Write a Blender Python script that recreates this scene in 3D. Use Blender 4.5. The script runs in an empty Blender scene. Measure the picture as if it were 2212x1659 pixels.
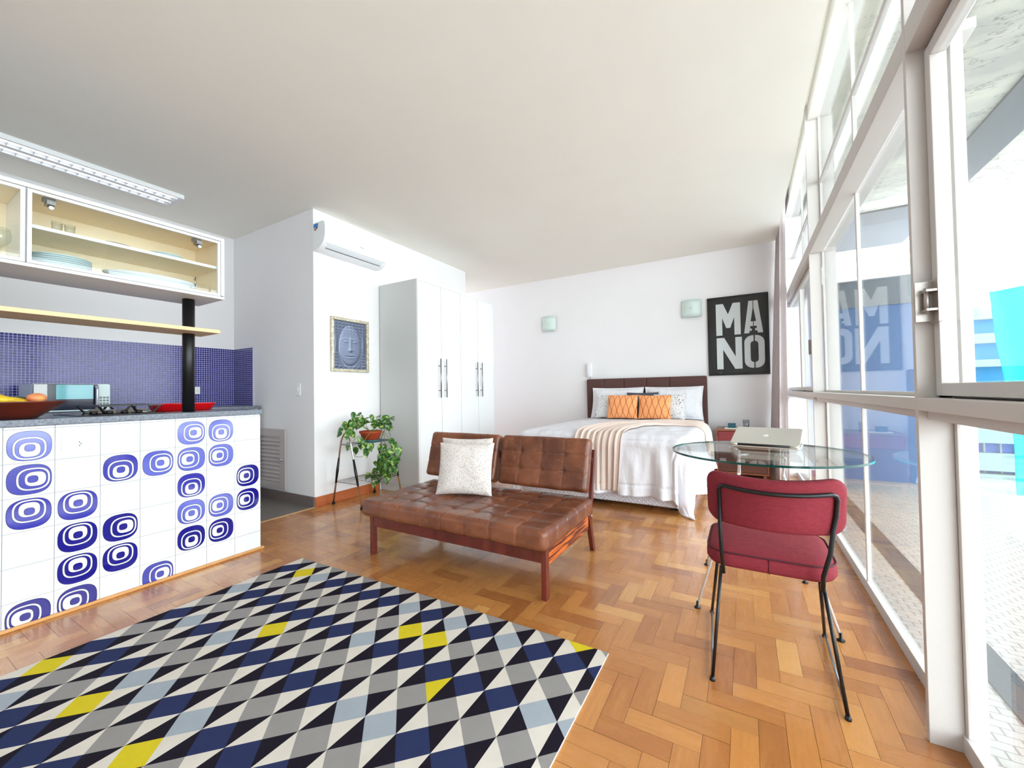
import bpy, bmesh, math, random
from mathutils import Vector, Matrix, noise
random.seed(7)
SC = bpy.context.scene
C = SC.collection
PI = math.pi
sin, cos = math.sin, math.cos

# ------------------------------------------------------------------ camera, sky, exposure
F_PX, YAW, PITCH, ROLL, CAM_H = 868.9, .523983, .0203788, -.0157775, 1.0
cy_, sy_ = cos(YAW), sin(YAW)
fw = Vector((-sy_*cos(PITCH), cy_*cos(PITCH), sin(PITCH)))
r0 = Vector((cy_, sy_, 0)); u0 = r0.cross(fw)
rv = r0*cos(ROLL)+u0*sin(ROLL); uv_ = -r0*sin(ROLL)+u0*cos(ROLL)
cd = bpy.data.cameras.new('camera'); cam = bpy.data.objects.new('camera', cd); C.objects.link(cam)
cd.sensor_width = 36; cd.lens = F_PX/2212*36; cd.clip_start = .02
M = Matrix((rv, uv_, -fw)).transposed().to_4x4(); M.translation = Vector((0, 0, CAM_H))
cam.matrix_world = M
SC.camera = cam

W = bpy.data.worlds.new('world'); SC.world = W; W.use_nodes = True
bg = W.node_tree.nodes['Background']
bg.inputs[0].default_value = (.90, .955, 1.0, 1); bg.inputs[1].default_value = 6.0
SC.view_settings.view_transform = 'Standard'; SC.view_settings.look = 'None'
SC.view_settings.gamma = 1; SC.view_settings.use_curve_mapping = False
SC.view_settings.exposure = 0.64
SC.cycles.max_bounces = 14; SC.cycles.diffuse_bounces = 7; SC.cycles.transparent_max_bounces = 24
SC.cycles.glossy_bounces = 5; SC.cycles.sample_clamp_indirect = 6

def portal(name, loc, rot, sx, sy):
    l = bpy.data.lights.new(name, 'AREA'); l.shape = 'RECTANGLE'; l.size = sx; l.size_y = sy
    l.cycles.is_portal = True
    o = bpy.data.objects.new(name, l); C.objects.link(o); o.location = loc; o.rotation_euler = rot
    return o
portal('daylight_portal', (.62, 1.6, 1.47), (0, PI/2, 0), 2.95, 7.8)

# ------------------------------------------------------------------ colour and node helpers
def lin(c):
    c = c/255.
    return c/12.92 if c <= .04045 else ((c+.055)/1.055)**2.4
def rgb(r, g, b, a=1): return (lin(r), lin(g), lin(b), a)

class X:                                   # tiny expression builder for math nodes
    def __init__(s, nt, v): s.nt, s.v = nt, v
    def op(s, o, b=None, c=None, clamp=False):
        n = s.nt.nodes.new('ShaderNodeMath'); n.operation = o; n.use_clamp = clamp
        for i, q in enumerate((s, b, c)):
            if q is None: continue
            if isinstance(q, X): s.nt.links.new(q.v, n.inputs[i]) if not isinstance(q.v, (int, float)) else setattr(n.inputs[i], 'default_value', q.v)
            else: n.inputs[i].default_value = q
        return X(s.nt, n.outputs[0])
    def __add__(s, b): return s.op('ADD', b)
    def __sub__(s, b): return s.op('SUBTRACT', b)
    def __mul__(s, b): return s.op('MULTIPLY', b)
    def __truediv__(s, b): return s.op('DIVIDE', b)
    def fract(s): return s.op('FRACT')
    def floor(s): return s.op('FLOOR')
    def abs(s): return s.op('ABSOLUTE')
    def cos(s): return s.op('COSINE')
    def min(s, b): return s.op('MINIMUM', b)
    def max(s, b): return s.op('MAXIMUM', b)
    def lt(s, b): return s.op('LESS_THAN', b)
    def gt(s, b): return s.op('GREATER_THAN', b)
    def pw(s, b): return s.op('POWER', b)
    def ramp(s, a, b):                     # 0 at a, 1 at b
        return ((s - a) * (1./(b-a))).op('MULTIPLY', 1.0, clamp=True)

class Mat:
    def __init__(s, name, col=(.8, .8, .8, 1), rough=.5, metal=0, spec=.5, coat=0, coat_rough=.1, trans=0, ior=1.45):
        s.m = bpy.data.materials.new(name); s.m.use_nodes = True; s.nt = s.m.node_tree
        s.b = s.nt.nodes['Principled BSDF']
        s.set('Base Color', col); s.set('Roughness', rough); s.set('Metallic', metal)
        s.set('Specular IOR Level', spec); s.set('Coat Weight', coat); s.set('Coat Roughness', coat_rough)
        s.set('Transmission Weight', trans); s.set('IOR', ior)
        s.m.diffuse_color = col if len(col) == 4 else (.8, .8, .8, 1)
    def set(s, k, v):
        i = s.b.inputs[k]
        if isinstance(v, X): v = v.v
        if hasattr(v, 'node'): s.nt.links.new(v, i)
        else: i.default_value = v
    def node(s, t, **kw):
        n = s.nt.nodes.new(t)
        for k, v in kw.items(): setattr(n, k, v)
        return n
    def coord(s, which='Object'):
        return s.node('ShaderNodeTexCoord').outputs[which]
    def mapped(s, vec, scale):
        n = s.node('ShaderNodeMapping'); s.nt.links.new(vec, n.inputs[0]); n.inputs['Scale'].default_value = scale
        return n.outputs[0]
    def xyz(s, vec):
        n = s.node('ShaderNodeSeparateXYZ'); s.nt.links.new(vec, n.inputs[0])
        return [X(s.nt, o) for o in n.outputs]
    def noise(s, vec, scale, detail=3, rough=.5, out=0):
        n = s.node('ShaderNodeTexNoise'); s.nt.links.new(vec, n.inputs['Vector'])
        n.inputs['Scale'].default_value = scale; n.inputs['Detail'].default_value = detail; n.inputs['Roughness'].default_value = rough
        return X(s.nt, n.outputs[out])
    def voro(s, vec, scale, feature='F1', out=0):
        n = s.node('ShaderNodeTexVoronoi', feature=feature); s.nt.links.new(vec, n.inputs['Vector'])
        n.inputs['Scale'].default_value = scale
        return X(s.nt, n.outputs[out])
    def mix(s, f, a, b):
        n = s.node('ShaderNodeMix', data_type='RGBA')
        for i, q in ((0, f), (6, a), (7, b)):
            if isinstance(q, X): q = q.v
            if hasattr(q, 'node'): s.nt.links.new(q, n.inputs[i])
            else: n.inputs[i].default_value = q
        return n.outputs[2]
    def bump(s, h, strength=.3, dist=.01):
        n = s.node('ShaderNodeBump'); n.inputs['Strength'].default_value = strength; n.inputs['Distance'].default_value = dist
        s.nt.links.new(h.v if isinstance(h, X) else h, n.inputs['Height']); s.nt.links.new(n.outputs[0], s.b.inputs['Normal'])
    def attr(s, name, out='Color'):
        n = s.node('ShaderNodeAttribute', attribute_name=name); return n.outputs[out]

def simple(name, c, rough=.5, metal=0, **kw): return Mat(name, rgb(*c), rough, metal, **kw).m

def plaster(name, c, bump=.05):
    m = Mat(name, rgb(*c), .85, spec=.2)
    v = m.coord(); n = m.noise(v, 3, 4)
    d = tuple(x*.96 for x in rgb(*c)[:3])+(1,)
    m.set('Base Color', m.mix(n, d, rgb(*c))); m.bump(m.noise(v, 180, 3), bump, .003)
    return m.m
def fabric(name, c, rough=.9, var=.88, scale=400, wr=0):
    m = Mat(name, rgb(*c), rough, spec=.2)
    v = m.coord(); d = tuple(x*var for x in rgb(*c)[:3])+(1,)
    m.set('Base Color', m.mix(m.noise(v, 30, 4), d, rgb(*c)))
    if wr: m.bump(m.noise(m.mapped(v, (1.6, 1, .7)), wr*.6, 3, .45), .6, .04)
    else: m.bump(m.noise(v, scale, 2), .15, .002)
    return m.m
def wood(name, a, b, rough=.4, scale=(2, 40, 40), coat=.2):
    m = Mat(name, rgb(*a), rough, coat=coat)
    v = m.mapped(m.coord(), scale); n = m.noise(v, 1.0, 6, .65)
    w = m.noise(v, .4, 2, .5)
    f = (n.ramp(.3, .7) + w.ramp(.35, .65))*.5
    m.set('Base Color', m.mix(f, rgb(*a), rgb(*b))); m.bump(n, .08, .003)
    return m.m
def thin_glass(name, tint=(.96, .985, .98, 1), refl=1.0, rough=0.0):
    m = bpy.data.materials.new(name); m.use_nodes = True; nt = m.node_tree; nt.nodes.clear()
    o = nt.nodes.new('ShaderNodeOutputMaterial'); t = nt.nodes.new('ShaderNodeBsdfTransparent'); g = nt.nodes.new('ShaderNodeBsdfGlossy')
    gm_ = nt.nodes.new('ShaderNodeNewGeometry'); dp = nt.nodes.new('ShaderNodeVectorMath'); dp.operation = 'DOT_PRODUCT'
    nt.links.new(gm_.outputs['Incoming'], dp.inputs[0]); nt.links.new(gm_.outputs['Normal'], dp.inputs[1])
    c_ = X(nt, dp.outputs['Value']).abs(); F_ = X(nt, 1.0).op('SUBTRACT', c_).pw(5.0)*.96+.04
    F_ = (F_*refl).op('MINIMUM', 1.0)
    mx = nt.nodes.new('ShaderNodeMixShader'); t.inputs[0].default_value = tint; g.inputs['Roughness'].default_value = rough
    nt.links.new(F_.v, mx.inputs[0])
    nt.links.new(t.outputs[0], mx.inputs[1]); nt.links.new(g.outputs[0], mx.inputs[2]); nt.links.new(mx.outputs[0], o.inputs[0])
    return m

M_wall = plaster('wall paint white', (236, 235, 237))
M_ceil = plaster('ceiling paint', (244, 241, 233))
M_frame = plaster('window frame paint', (210, 206, 203), .12)
M_white = simple('white lacquer', (228, 230, 232), .35)
M_plastic = simple('white plastic', (238, 238, 238), .35)
M_grey = simple('grey plastic', (120, 120, 122), .4)
M_black = simple('black paint', (18, 17, 20), .35)
M_dark = simple('dark gap', (30, 28, 30), .7)
M_chrome = simple('chrome', (215, 215, 218), .12, 1)
M_steel = simple('brushed steel', (150, 150, 154), .3, 1)
M_glass = thin_glass('window glass')
M_cream = wood('cream melamine', (246, 232, 204), (242, 224, 192), .5, (3, 30, 30), 0)

# ------------------------------------------------------------------ mesh helpers
class MB:
    def __init__(s): s.v = []; s.f = []; s.mi = []; s.uv = {}; s.sm = []
    def add(s, vs, fs, mi=0, smooth=False):
        o = len(s.v); s.v += [Vector(p) for p in vs]
        for f in fs: s.f.append(tuple(o+i for i in f)); s.mi.append(mi); s.sm.append(smooth)
        return s
    def box(s, x0, x1, y0, y1, z0, z1, mi=0, mtx=None):
        vs = [(x, y, z) for z in (z0, z1) for y in (y0, y1) for x in (x0, x1)]
        if mtx: vs = [mtx @ Vector(p) for p in vs]
        return s.add(vs, [(0, 2, 3, 1), (4, 5, 7, 6), (0, 1, 5, 4), (2, 6, 7, 3), (0, 4, 6, 2), (1, 3, 7, 5)], mi)
    def beam(s, a, b, w, h, mi=0, up=(0, 0, 1)):          # rectangular bar from a to b
        a, b = Vector(a), Vector(b); d = (b-a).normalized(); up = Vector(up)
        if abs(d.dot(up)) > .99: up = Vector((0, 1, 0))
        sx = d.cross(up).normalized(); sz = sx.cross(d)
        vs = [p+sx*i*w/2+sz*j*h/2 for p in (a, b) for i, j in ((-1, -1), (1, -1), (1, 1), (-1, 1))]
        return s.add(vs, [(3, 2, 1, 0), (4, 5, 6, 7), (0, 1, 5, 4), (1, 2, 6, 5), (2, 3, 7, 6), (3, 0, 4, 7)], mi)
    def tube(s, pts, r, n=10, mi=0, closed=False, caps=True):
        pts = [Vector(p) for p in pts]; k = len(pts); rs = r if isinstance(r, (list, tuple)) else [r]*k
        t0 = (pts[1]-pts[0]).normalized(); up = Vector((0, 0, 1)) if abs(t0.z) < .9 else Vector((1, 0, 0))
        nrm = t0.cross(up).normalized(); rings = []
        for i in range(k):
            if closed: t = (pts[(i+1) % k]-pts[i-1]).normalized()
            else: t = (pts[min(i+1, k-1)]-pts[max(i-1, 0)]).normalized()
            nrm = (nrm - t*nrm.dot(t)).normalized(); bn = t.cross(nrm)
            rings.append([pts[i]+(nrm*cos(2*PI*j/n)+bn*sin(2*PI*j/n))*rs[i] for j in range(n)])
        vs = [p for rg in rings for p in rg]; fs = []
        for i in range(k if closed else k-1):
            for j in range(n):
                a = i*n+j; b = i*n+(j+1) % n; c = ((i+1) % k)*n+(j+1) % n; d = ((i+1) % k)*n+j
                fs.append((a, b, c, d))
        s.add(vs, fs, mi, True)
        if caps and not closed:
            o = len(s.v)-len(vs)
            s.f.append(tuple(o+j for j in reversed(range(n)))); s.mi.append(mi); s.sm.append(False)
            s.f.append(tuple(o+(k-1)*n+j for j in range(n))); s.mi.append(mi); s.sm.append(False)
        return s
    def lathe(s, prof, cx, cy, cz=0, n=32, mi=0, sx=1, sy=1):      # prof: (r, z)
        vs = []; fs = []
        for r, z in prof:
            for j in range(n): vs.append((cx+r*sx*cos(2*PI*j/n), cy+r*sy*sin(2*PI*j/n), cz+z))
        for i in range(len(prof)-1):
            for j in range(n): fs.append((i*n+j, i*n+(j+1) % n, (i+1)*n+(j+1) % n, (i+1)*n+j))
        s.add(vs, fs, mi, True); o = len(s.v)-len(vs)
        for i, rev in ((0, True), (len(prof)-1, False)):
            if prof[i][0] > 1e-5:
                l = [o+i*n+j for j in range(n)]
                s.f.append(tuple(reversed(l) if rev else l)); s.mi.append(mi); s.sm.append(False)
        return s
    def rings(s, rs, mi=0, cap0=True, cap1=True, smooth=True):      # stack of equal-length closed rings
        n = len(rs[0]); vs = [p for r in rs for p in r]; fs = []
        for i in range(len(rs)-1):
            for j in range(n): fs.append((i*n+j, i*n+(j+1) % n, (i+1)*n+(j+1) % n, (i+1)*n+j))
        s.add(vs, fs, mi, smooth); o = len(s.v)-len(vs)
        if cap0: s.f.append(tuple(o+j for j in reversed(range(n)))); s.mi.append(mi); s.sm.append(smooth)
        if cap1: s.f.append(tuple(o+(len(rs)-1)*n+j for j in range(n))); s.mi.append(mi); s.sm.append(smooth)
        return s
    def grid(s, fn, nu, nv, mi=0, smooth=True, uvs=True):
        o = len(s.v); vs = [fn(i/nu, j/nv) for j in range(nv+1) for i in range(nu+1)]; f0 = len(s.f)
        s.add(vs, [(j*(nu+1)+i, j*(nu+1)+i+1, (j+1)*(nu+1)+i+1, (j+1)*(nu+1)+i) for j in range(nv) for i in range(nu)], mi, smooth)
        if uvs:
            q = f0
            for j in range(nv):
                for i in range(nu):
                    s.uv[q] = [(i/nu, j/nv), ((i+1)/nu, j/nv), ((i+1)/nu, (j+1)/nv), (i/nu, (j+1)/nv)]; q += 1
        return s
    def poly(s, pts, ax, d0, d1, mi=0):
        """extruded polygon; pts 2D; ax: 'x' -> (y,z) plane, 'y' -> (x,z) plane, 'z' -> (x,y)"""
        def P(a, b, d): return {'x': (d, a, b), 'y': (a, d, b), 'z': (a, b, d)}[ax]
        n = len(pts); vs = [P(a, b, d0) for a, b in pts]+[P(a, b, d1) for a, b in pts]
        return s.add(vs, [tuple(reversed(range(n))), tuple(range(n, 2*n))]+[(i, (i+1) % n, n+(i+1) % n, n+i) for i in range(n)], mi)

def rrect(w, h, r, k=6, cx=0, cy=0, m=0):
    r = min(r, w/2-1e-4, h/2-1e-4); out = []
    if m:
        base = rrect(w, h, r, k, cx, cy); n = len(base)
        for i in range(n):
            out.append(base[i])
            if i % (k+1) == k:
                a, b = base[i], base[(i+1) % n]
                for j in range(1, m): out.append((a[0]+(b[0]-a[0])*j/m, a[1]+(b[1]-a[1])*j/m))
        return out
    for qx, qy, a0 in ((1, 1, 0), (-1, 1, 90), (-1, -1, 180), (1, -1, 270)):
        for i in range(k+1):
            a = math.radians(a0+90*i/k); out.append((cx+qx*(w/2-r)+r*cos(a), cy+qy*(h/2-r)+r*sin(a)))
    return out
def arc3(pts, rad, k=6):                   # round the corners of a polyline
    pts = [Vector(p) for p in pts]; out = [pts[0]]
    for i in range(1, len(pts)-1):
        a, b, c = pts[i-1], pts[i], pts[i+1]; d1 = (a-b); d2 = (c-b)
        r = min(rad, d1.length*.45, d2.length*.45); p = b+d1.normalized()*r; q = b+d2.normalized()*r
        for j in range(k+1):
            t = j/k; out.append(p*(1-t)**2+b*2*t*(1-t)+q*t*t)
    out.append(pts[-1]); return out

def obj(name, mb, mats, parent=None, label=None, bevel=0, segs=2, origin=None, subsurf=0):
    me = bpy.data.meshes.new(name)
    base = Vector((0, 0, 0))
    p = parent
    while p is not None: base = base + p.location; p = p.parent
    if parent is None:
        if origin is None:
            mn = [min(v[i] for v in mb.v) for i in range(3)]; mx = [max(v[i] for v in mb.v) for i in range(3)]
            origin = ((mn[0]+mx[0])/2, (mn[1]+mx[1])/2, mn[2])
        base = Vector(origin)
    me.from_pydata([tuple(v-base) for v in mb.v], [], mb.f)
    if not isinstance(mats, (list, tuple)): mats = [mats]
    for m in mats: me.materials.append(m)
    for i, q in enumerate(me.polygons): q.material_index = mb.mi[i]; q.use_smooth = mb.sm[i]
    if mb.uv:
        ul = me.uv_layers.new(name='UVMap')
        for i, cs in mb.uv.items():
            for k, li in enumerate(me.polygons[i].loop_indices): ul.data[li].uv = cs[k]
    me.validate(); me.update()
    o = bpy.data.objects.new(name, me); C.objects.link(o)
    if parent is not None: o.parent = parent
    else: o.location = base
    if bevel:
        b = o.modifiers.new('bevel', 'BEVEL'); b.width = bevel; b.segments = segs; b.limit_method = 'ANGLE'; b.angle_limit = math.radians(40)
        for q in me.polygons: q.use_smooth = True
        e = o.modifiers.new('wn', 'WEIGHTED_NORMAL'); e.keep_sharp = True
    if subsurf:
        q = o.modifiers.new('sub', 'SUBSURF'); q.levels = subsurf; q.render_levels = subsurf
    if label: o['label'] = label
    return o
def tag(o, label, cat, group=None):
    o['label'] = label; o['category'] = cat
    if group: o['group'] = group
    return o
def thing(name, label, cat, loc, group=None):
    o = bpy.data.objects.new(name, None); C.objects.link(o); o.location = loc; o.empty_display_size = .05
    return tag(o, label, cat, group)
def struct(name, mb, mats, **kw):
    o = obj(name, mb, mats, **kw); o['kind'] = 'structure'; return o
def structE(name, loc=(0, 0, 0)):
    o = bpy.data.objects.new(name, None); C.objects.link(o); o.location = loc; o['kind'] = 'structure'; o.empty_display_size = .05; return o
def B(*a, mi=0, mtx=None): return MB().box(*a, mi=mi, mtx=mtx)
def dup(src, loc=None, rotz=None, label=None, group=None):
    c = src.copy(); C.objects.link(c)
    if loc is not None: c.location = loc
    if rotz is not None: c.rotation_euler = (0, 0, rotz)
    if label: c['label'] = label
    if group: c['group'] = group
    for ch in list(src.children):
        d = ch.copy(); C.objects.link(d); d.parent = c
        for g in list(ch.children):
            e = g.copy(); C.objects.link(e); e.parent = d
    return c

def padded(sx, sy, sz, r, nx, ny, nz, top=None, mtx=None, uvtop=False):
    """rounded box centred on origin with displacement fn top(x,y,z,normal)->Vector offset"""
    mb = MB(); h = Vector((sx/2, sy/2, sz/2)); idx = {}
    def key(p): return (round(p[0], 6), round(p[1], 6), round(p[2], 6))
    def place(p):
        q = Vector([max(-(h[i]-r), min(h[i]-r, p[i])) for i in range(3)]); d = Vector(p)-q
        n = d.normalized() if d.length > 1e-9 else Vector((0, 0, 1))
        pp = q+n*r
        if top: pp = pp+top(pp, n)
        return mtx @ pp if mtx else pp
    faces = []
    def side(fn, nu, nv, flip):
        g = []
        for j in range(nv+1):
            row = []
            for i in range(nu+1):
                p = fn(i/nu, j/nv); k = key(p)
                if k not in idx: idx[k] = len(mb.v); mb.v.append(place(p))
                row.append(idx[k])
            g.append(row)
        for j in range(nv):
            for i in range(nu):
                f = (g[j][i], g[j][i+1], g[j+1][i+1], g[j+1][i])
                mb.f.append(tuple(reversed(f)) if flip else f); mb.mi.append(0); mb.sm.append(True)
    def L(t, a, n):     # denser near the ends so edges round well
        i = round(t*n); e = 3; inner = n-2*e
        if i <= e: return -a+r*i/e
        if i >= n-e: return a-r*(n-i)/e
        return -(a-r)+2*(a-r)*(i-e)/inner
    side(lambda u, v: (L(u, h.x, nx), L(v, h.y, ny), h.z), nx, ny, False)
    side(lambda u, v: (L(u, h.x, nx), L(v, h.y, ny), -h.z), nx, ny, True)
    side(lambda u, v: (L(u, h.x, nx), -h.y, L(v, h.z, nz)), nx, nz, False)
    side(lambda u, v: (L(u, h.x, nx), h.y, L(v, h.z, nz)), nx, nz, True)
    side(lambda u, v: (h.x, L(u, h.y, ny), L(v, h.z, nz)), ny, nz, False)
    side(lambda u, v: (-h.x, L(u, h.y, ny), L(v, h.z, nz)), ny, nz, True)
    return mb

# ------------------------------------------------------------------ the room shell
XL, XW, XG = -4.729, -3.348, .497
YB, YJ, YE = 5.52, 2.238, 4.535
ZC = 2.694
# parquet: herringbone blocks, each a face with its own tone
def parquet():
    m = Mat('parquet', rgb(205, 140, 80), .28, coat=.5, coat_rough=.12, spec=.5)
    sep = m.node('ShaderNodeSeparateColor'); m.nt.links.new(m.attr('tone'), sep.inputs[0])
    t = X(m.nt, sep.outputs[0]); t2 = X(m.nt, sep.outputs[1])
    uv = m.coord('UV'); g = m.noise(m.mapped(uv, (5, 90, 1)), 1.0, 6, .65); g2 = m.noise(m.mapped(uv, (4, 22, 1)), 1.0, 3, .6)
    base = m.mix(t, rgb(166, 104, 52), rgb(196, 134, 72))
    base = m.mix(t2.ramp(.80, 1.0)*.8, base, rgb(214, 160, 92))
    base = m.mix(((X(m.nt, sep.outputs[2])).ramp(.82, 1.0))*.7, base, rgb(138, 78, 40))
    dark = m.mix(.55, base, rgb(130, 70, 30))
    col = m.mix(g.ramp(.48, .75)*.45, base, dark)
    col = m.mix(g2.ramp(.5, .8)*.4, col, rgb(204, 140, 76))
    m.set('Base Color', col); m.set('Roughness', (g*.16+.2))
    m.bump(g, .12, .002)
    return m.m
M_parq = parquet()
M_joint = simple('parquet joint', (92, 50, 24), .6)
def floor():
    mb = MB(); w = .0702; ox, oy = -.0585, 1.505; tones = []
    X0, X1, Y0, Y1 = XW, XG+.001, -2.3, YB+.02
    def plank(x, y, horiz):
        a0, a1 = ox+x*w, ox+(x+(3 if horiz else 1))*w; b0, b1 = oy+y*w, oy+(y+(1 if horiz else 3))*w
        e = .0005; c0, c1, d0, d1 = max(a0+e, X0), min(a1-e, X1), max(b0+e, Y0), min(b1-e, Y1)
        if c1-c0 < .001 or d1-d0 < .001: return
        rd = random.Random((x*7919+y*104729+(1 if horiz else 0)*31) & 0xffffff)
        u0, v0 = rd.random()*50, rd.random()*50; q = len(mb.f)
        dz = rd.random()*.0004
        mb.add([(c0, d0, dz), (c1, d0, dz), (c1, d1, dz), (c0, d1, dz)], [(0, 1, 2, 3)], 0)
        if horiz: mb.uv[q] = [(u0, v0), (u0+c1-c0, v0), (u0+c1-c0, v0+d1-d0), (u0, v0+d1-d0)]
        else: mb.uv[q] = [(u0, v0), (u0, v0+c1-c0), (u0+d1-d0, v0+c1-c0), (u0+d1-d0, v0)]
        tones.append((rd.random()**.8, rd.random(), rd.random()))
    for k in range(-60, 62):
        for m_ in range(-22, 24):
            x = k+6*m_
            if X0-.3 < ox+x*w < X1+.1 and Y0-.3 < oy+k*w < Y1+.3:
                plank(x, k, True)
            if X0-.3 < ox+x*w < X1+.1 and Y0-.4 < oy+(k+1)*w < Y1+.3:
                plank(x, k+1, False)
    mb.box(X0, X1, Y0, Y1, -.05, -.0012, 1)
    for i in range(6): tones.append((0, 0, 0))
    o = struct('floor', mb, [M_parq, M_joint])
    me = o.data; ca = me.color_attributes.new('tone', 'FLOAT_COLOR', 'CORNER')
    for i, p in enumerate(me.polygons):
        for li in p.loop_indices: ca.data[li].color = (*tones[i], 1)
floor()
def grout_grid(m, a, b, w):      # distance-to-joint mask of two axes with period w
    fa = (a/w).fract(); fb = (b/w).fract()
    return ((fa-.5).abs().max((fb-.5).abs()))
mk = Mat('kitchen floor tile', rgb(112, 106, 102), .45)
vx = mk.xyz(mk.coord()); gm = grout_grid(mk, vx[0]+20., vx[1]+20.07, .45)
mk.set('Base Color', mk.mix(gm.gt(.494), mk.mix(mk.noise(mk.coord(), 9, 4), rgb(104, 98, 95), rgb(122, 116, 112)), rgb(80, 76, 74)))
M_kfloor = mk.m
struct('floor', B(XL, XW, -2.3, YJ, -.05, 0), M_kfloor)
struct('floor', B(-5.2, XW, YE, YB, -.05, 0), M_parq)
struct('trim_1', B(XW-.006, XW+.012, 1.47, YJ, 0, .004), simple('threshold strip', (196, 160, 118), .4))

mb = B(-5.3, .355, -2.3, YB+.1, ZC, 3.14); struct('ceiling', mb, M_ceil)
struct('ceiling', B(.355, .6, -2.3, YB+.1, 3.05, 3.14), M_ceil)
struct('wall_left', B(XL-.12, XL, -2.3, YJ, -.05, ZC+.02), M_wall)
struct('wall_center', B(XL-.12, XW, YJ, YE, -.05, ZC+.02), M_wall)
struct('wall_alcove', B(-5.3, -5.18, YE, YB+.1, -.05, ZC+.02), M_wall)
struct('wall_far', B(-5.3, .6, YB, YB+.12, -.05, 3.1), M_wall)
struct('wall_back', B(-4.85, .6, -2.42, -2.3, -.05, 3.1), M_wall)

# baseboards
M_bw = wood('baseboard wood', (188, 104, 58), (166, 84, 44), .4, (30, 3, 30))
M_bt = simple('baseboard tile', (112, 100, 97), .45)
struct('baseboard_left', B(XL, XW+.006, YJ-.012, YJ, 0, .09), M_bt)
struct('baseboard_center', B(XW, XW+.014, YJ, 2.97, 0, .088), M_bw, bevel=.003)
struct('baseboard_far', B(-2.75, .4, YB-.014, YB, 0, .088), M_bw, bevel=.003)

# mosaic splashback on two kitchen walls
def mosaic():
    m = Mat('blue glass mosaic', rgb(30, 30, 120), .12, spec=.5)
    uv = m.xyz(m.coord('UV')); P = .0205
    fx = (uv[0]/P).fract()-.5; fy = (uv[1]/P).fract()-.5
    d = (fx.abs().pw(4)+fy.abs().pw(4)).pw(.25)
    tile = X(m.nt, .5).op('SUBTRACT', d).ramp(.075, .115)          # 1 inside the tile
    cell = m.node('ShaderNodeCombineXYZ'); m.nt.links.new((uv[0]/P).floor().v, cell.inputs[0]); m.nt.links.new((uv[1]/P).floor().v, cell.inputs[1])
    wn = m.node('ShaderNodeTexWhiteNoise'); m.nt.links.new(cell.outputs[0], wn.inputs[0]); rn = X(m.nt, wn.outputs[0])
    blue = m.mix(rn, rgb(16, 14, 84), rgb(40, 38, 130))
    m.set('Base Color', m.mix(tile, rgb(158, 156, 204), blue)); m.set('Roughness', (tile*-.45+.6))
    nm = m.noise(m.coord('UV'), 60, 2)
    m.bump((tile*.8+rn*.5+nm*.3), .35, .003)
    return m.m
M_mos = mosaic()
mb = MB(); q = len(mb.f)
mb.add([(XL+.008, -2.2, .6), (XL+.008, YJ-.008, .6), (XL+.008, YJ-.008, 1.5), (XL+.008, -2.2, 1.5)], [(0, 1, 2, 3)])
mb.uv[q] = [(0, 0), (4.43, 0), (4.43, .9), (0, .9)]; q = len(mb.f)
mb.add([(XL+.008, YJ-.008, .6), (-4.345, YJ-.008, .6), (-4.345, YJ-.008, 1.5), (XL+.008, YJ-.008, 1.5)], [(0, 1, 2, 3)])
mb.uv[q] = [(4.43, 0), (4.806, 0), (4.806, .9), (4.43, .9)]
mb.box(XL, XL+.0079, -2.2, YJ, .6, 1.5, 1); mb.box(XL+.008, -4.3452, YJ-.0079, YJ, .6, 1.5, 1)
mb.box(-4.3449, -4.339, YJ-.01, YJ, .6, 1.503, 1)
struct('trim_2', mb, [M_mos, simple('mosaic edge', (190, 186, 214), .5)])

# louvred access door
M_louv = simple('louvre paint', (186, 176, 176), .45)
dr = structE('door_1', (-4.0, YJ, .11))
mb = MB(); y0, y1 = YJ-.022, YJ-.001
mb.box(-4.30, -3.85, y0, y1, .61, .68); mb.box(-4.30, -3.85, y0, y1, .11, .175); mb.box(-3.85, -3.765, y0, y1, .11, .68); mb.box(-4.30, -4.24, y0, y1, .175, .61)
obj('door_frame', mb, M_louv, dr, bevel=.002)
mb = MB(); n = 11
for i in range(n):
    z = .19+i*.0385; mb.add([(-4.24, y0+.003, z-.012), (-3.85, y0+.003, z-.012), (-3.85, y1-.002, z+.024), (-4.24, y1-.002, z+.024), (-4.24, y0+.008, z-.014), (-3.85, y0+.008, z-.014), (-3.85, y1, z+.02), (-4.24, y1, z+.02)], [(0, 1, 2, 3), (7, 6, 5, 4), (0, 4, 5, 1), (1, 5, 6, 2)])
obj('slats', mb, M_louv, dr)
obj('door_knob', MB().lathe([(.001, .02), (.012, .016), (.014, .008), (.008, 0)], 0, 0, 0, 16), M_chrome, dr)
k = [c for c in dr.children if c.name.startswith('door_knob')][0]
k.location = (.2, -.022, .282); k.rotation_euler = (PI/2, 0, 0)
for v in k.data.vertices: v.co = v.co + dr.location

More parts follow.
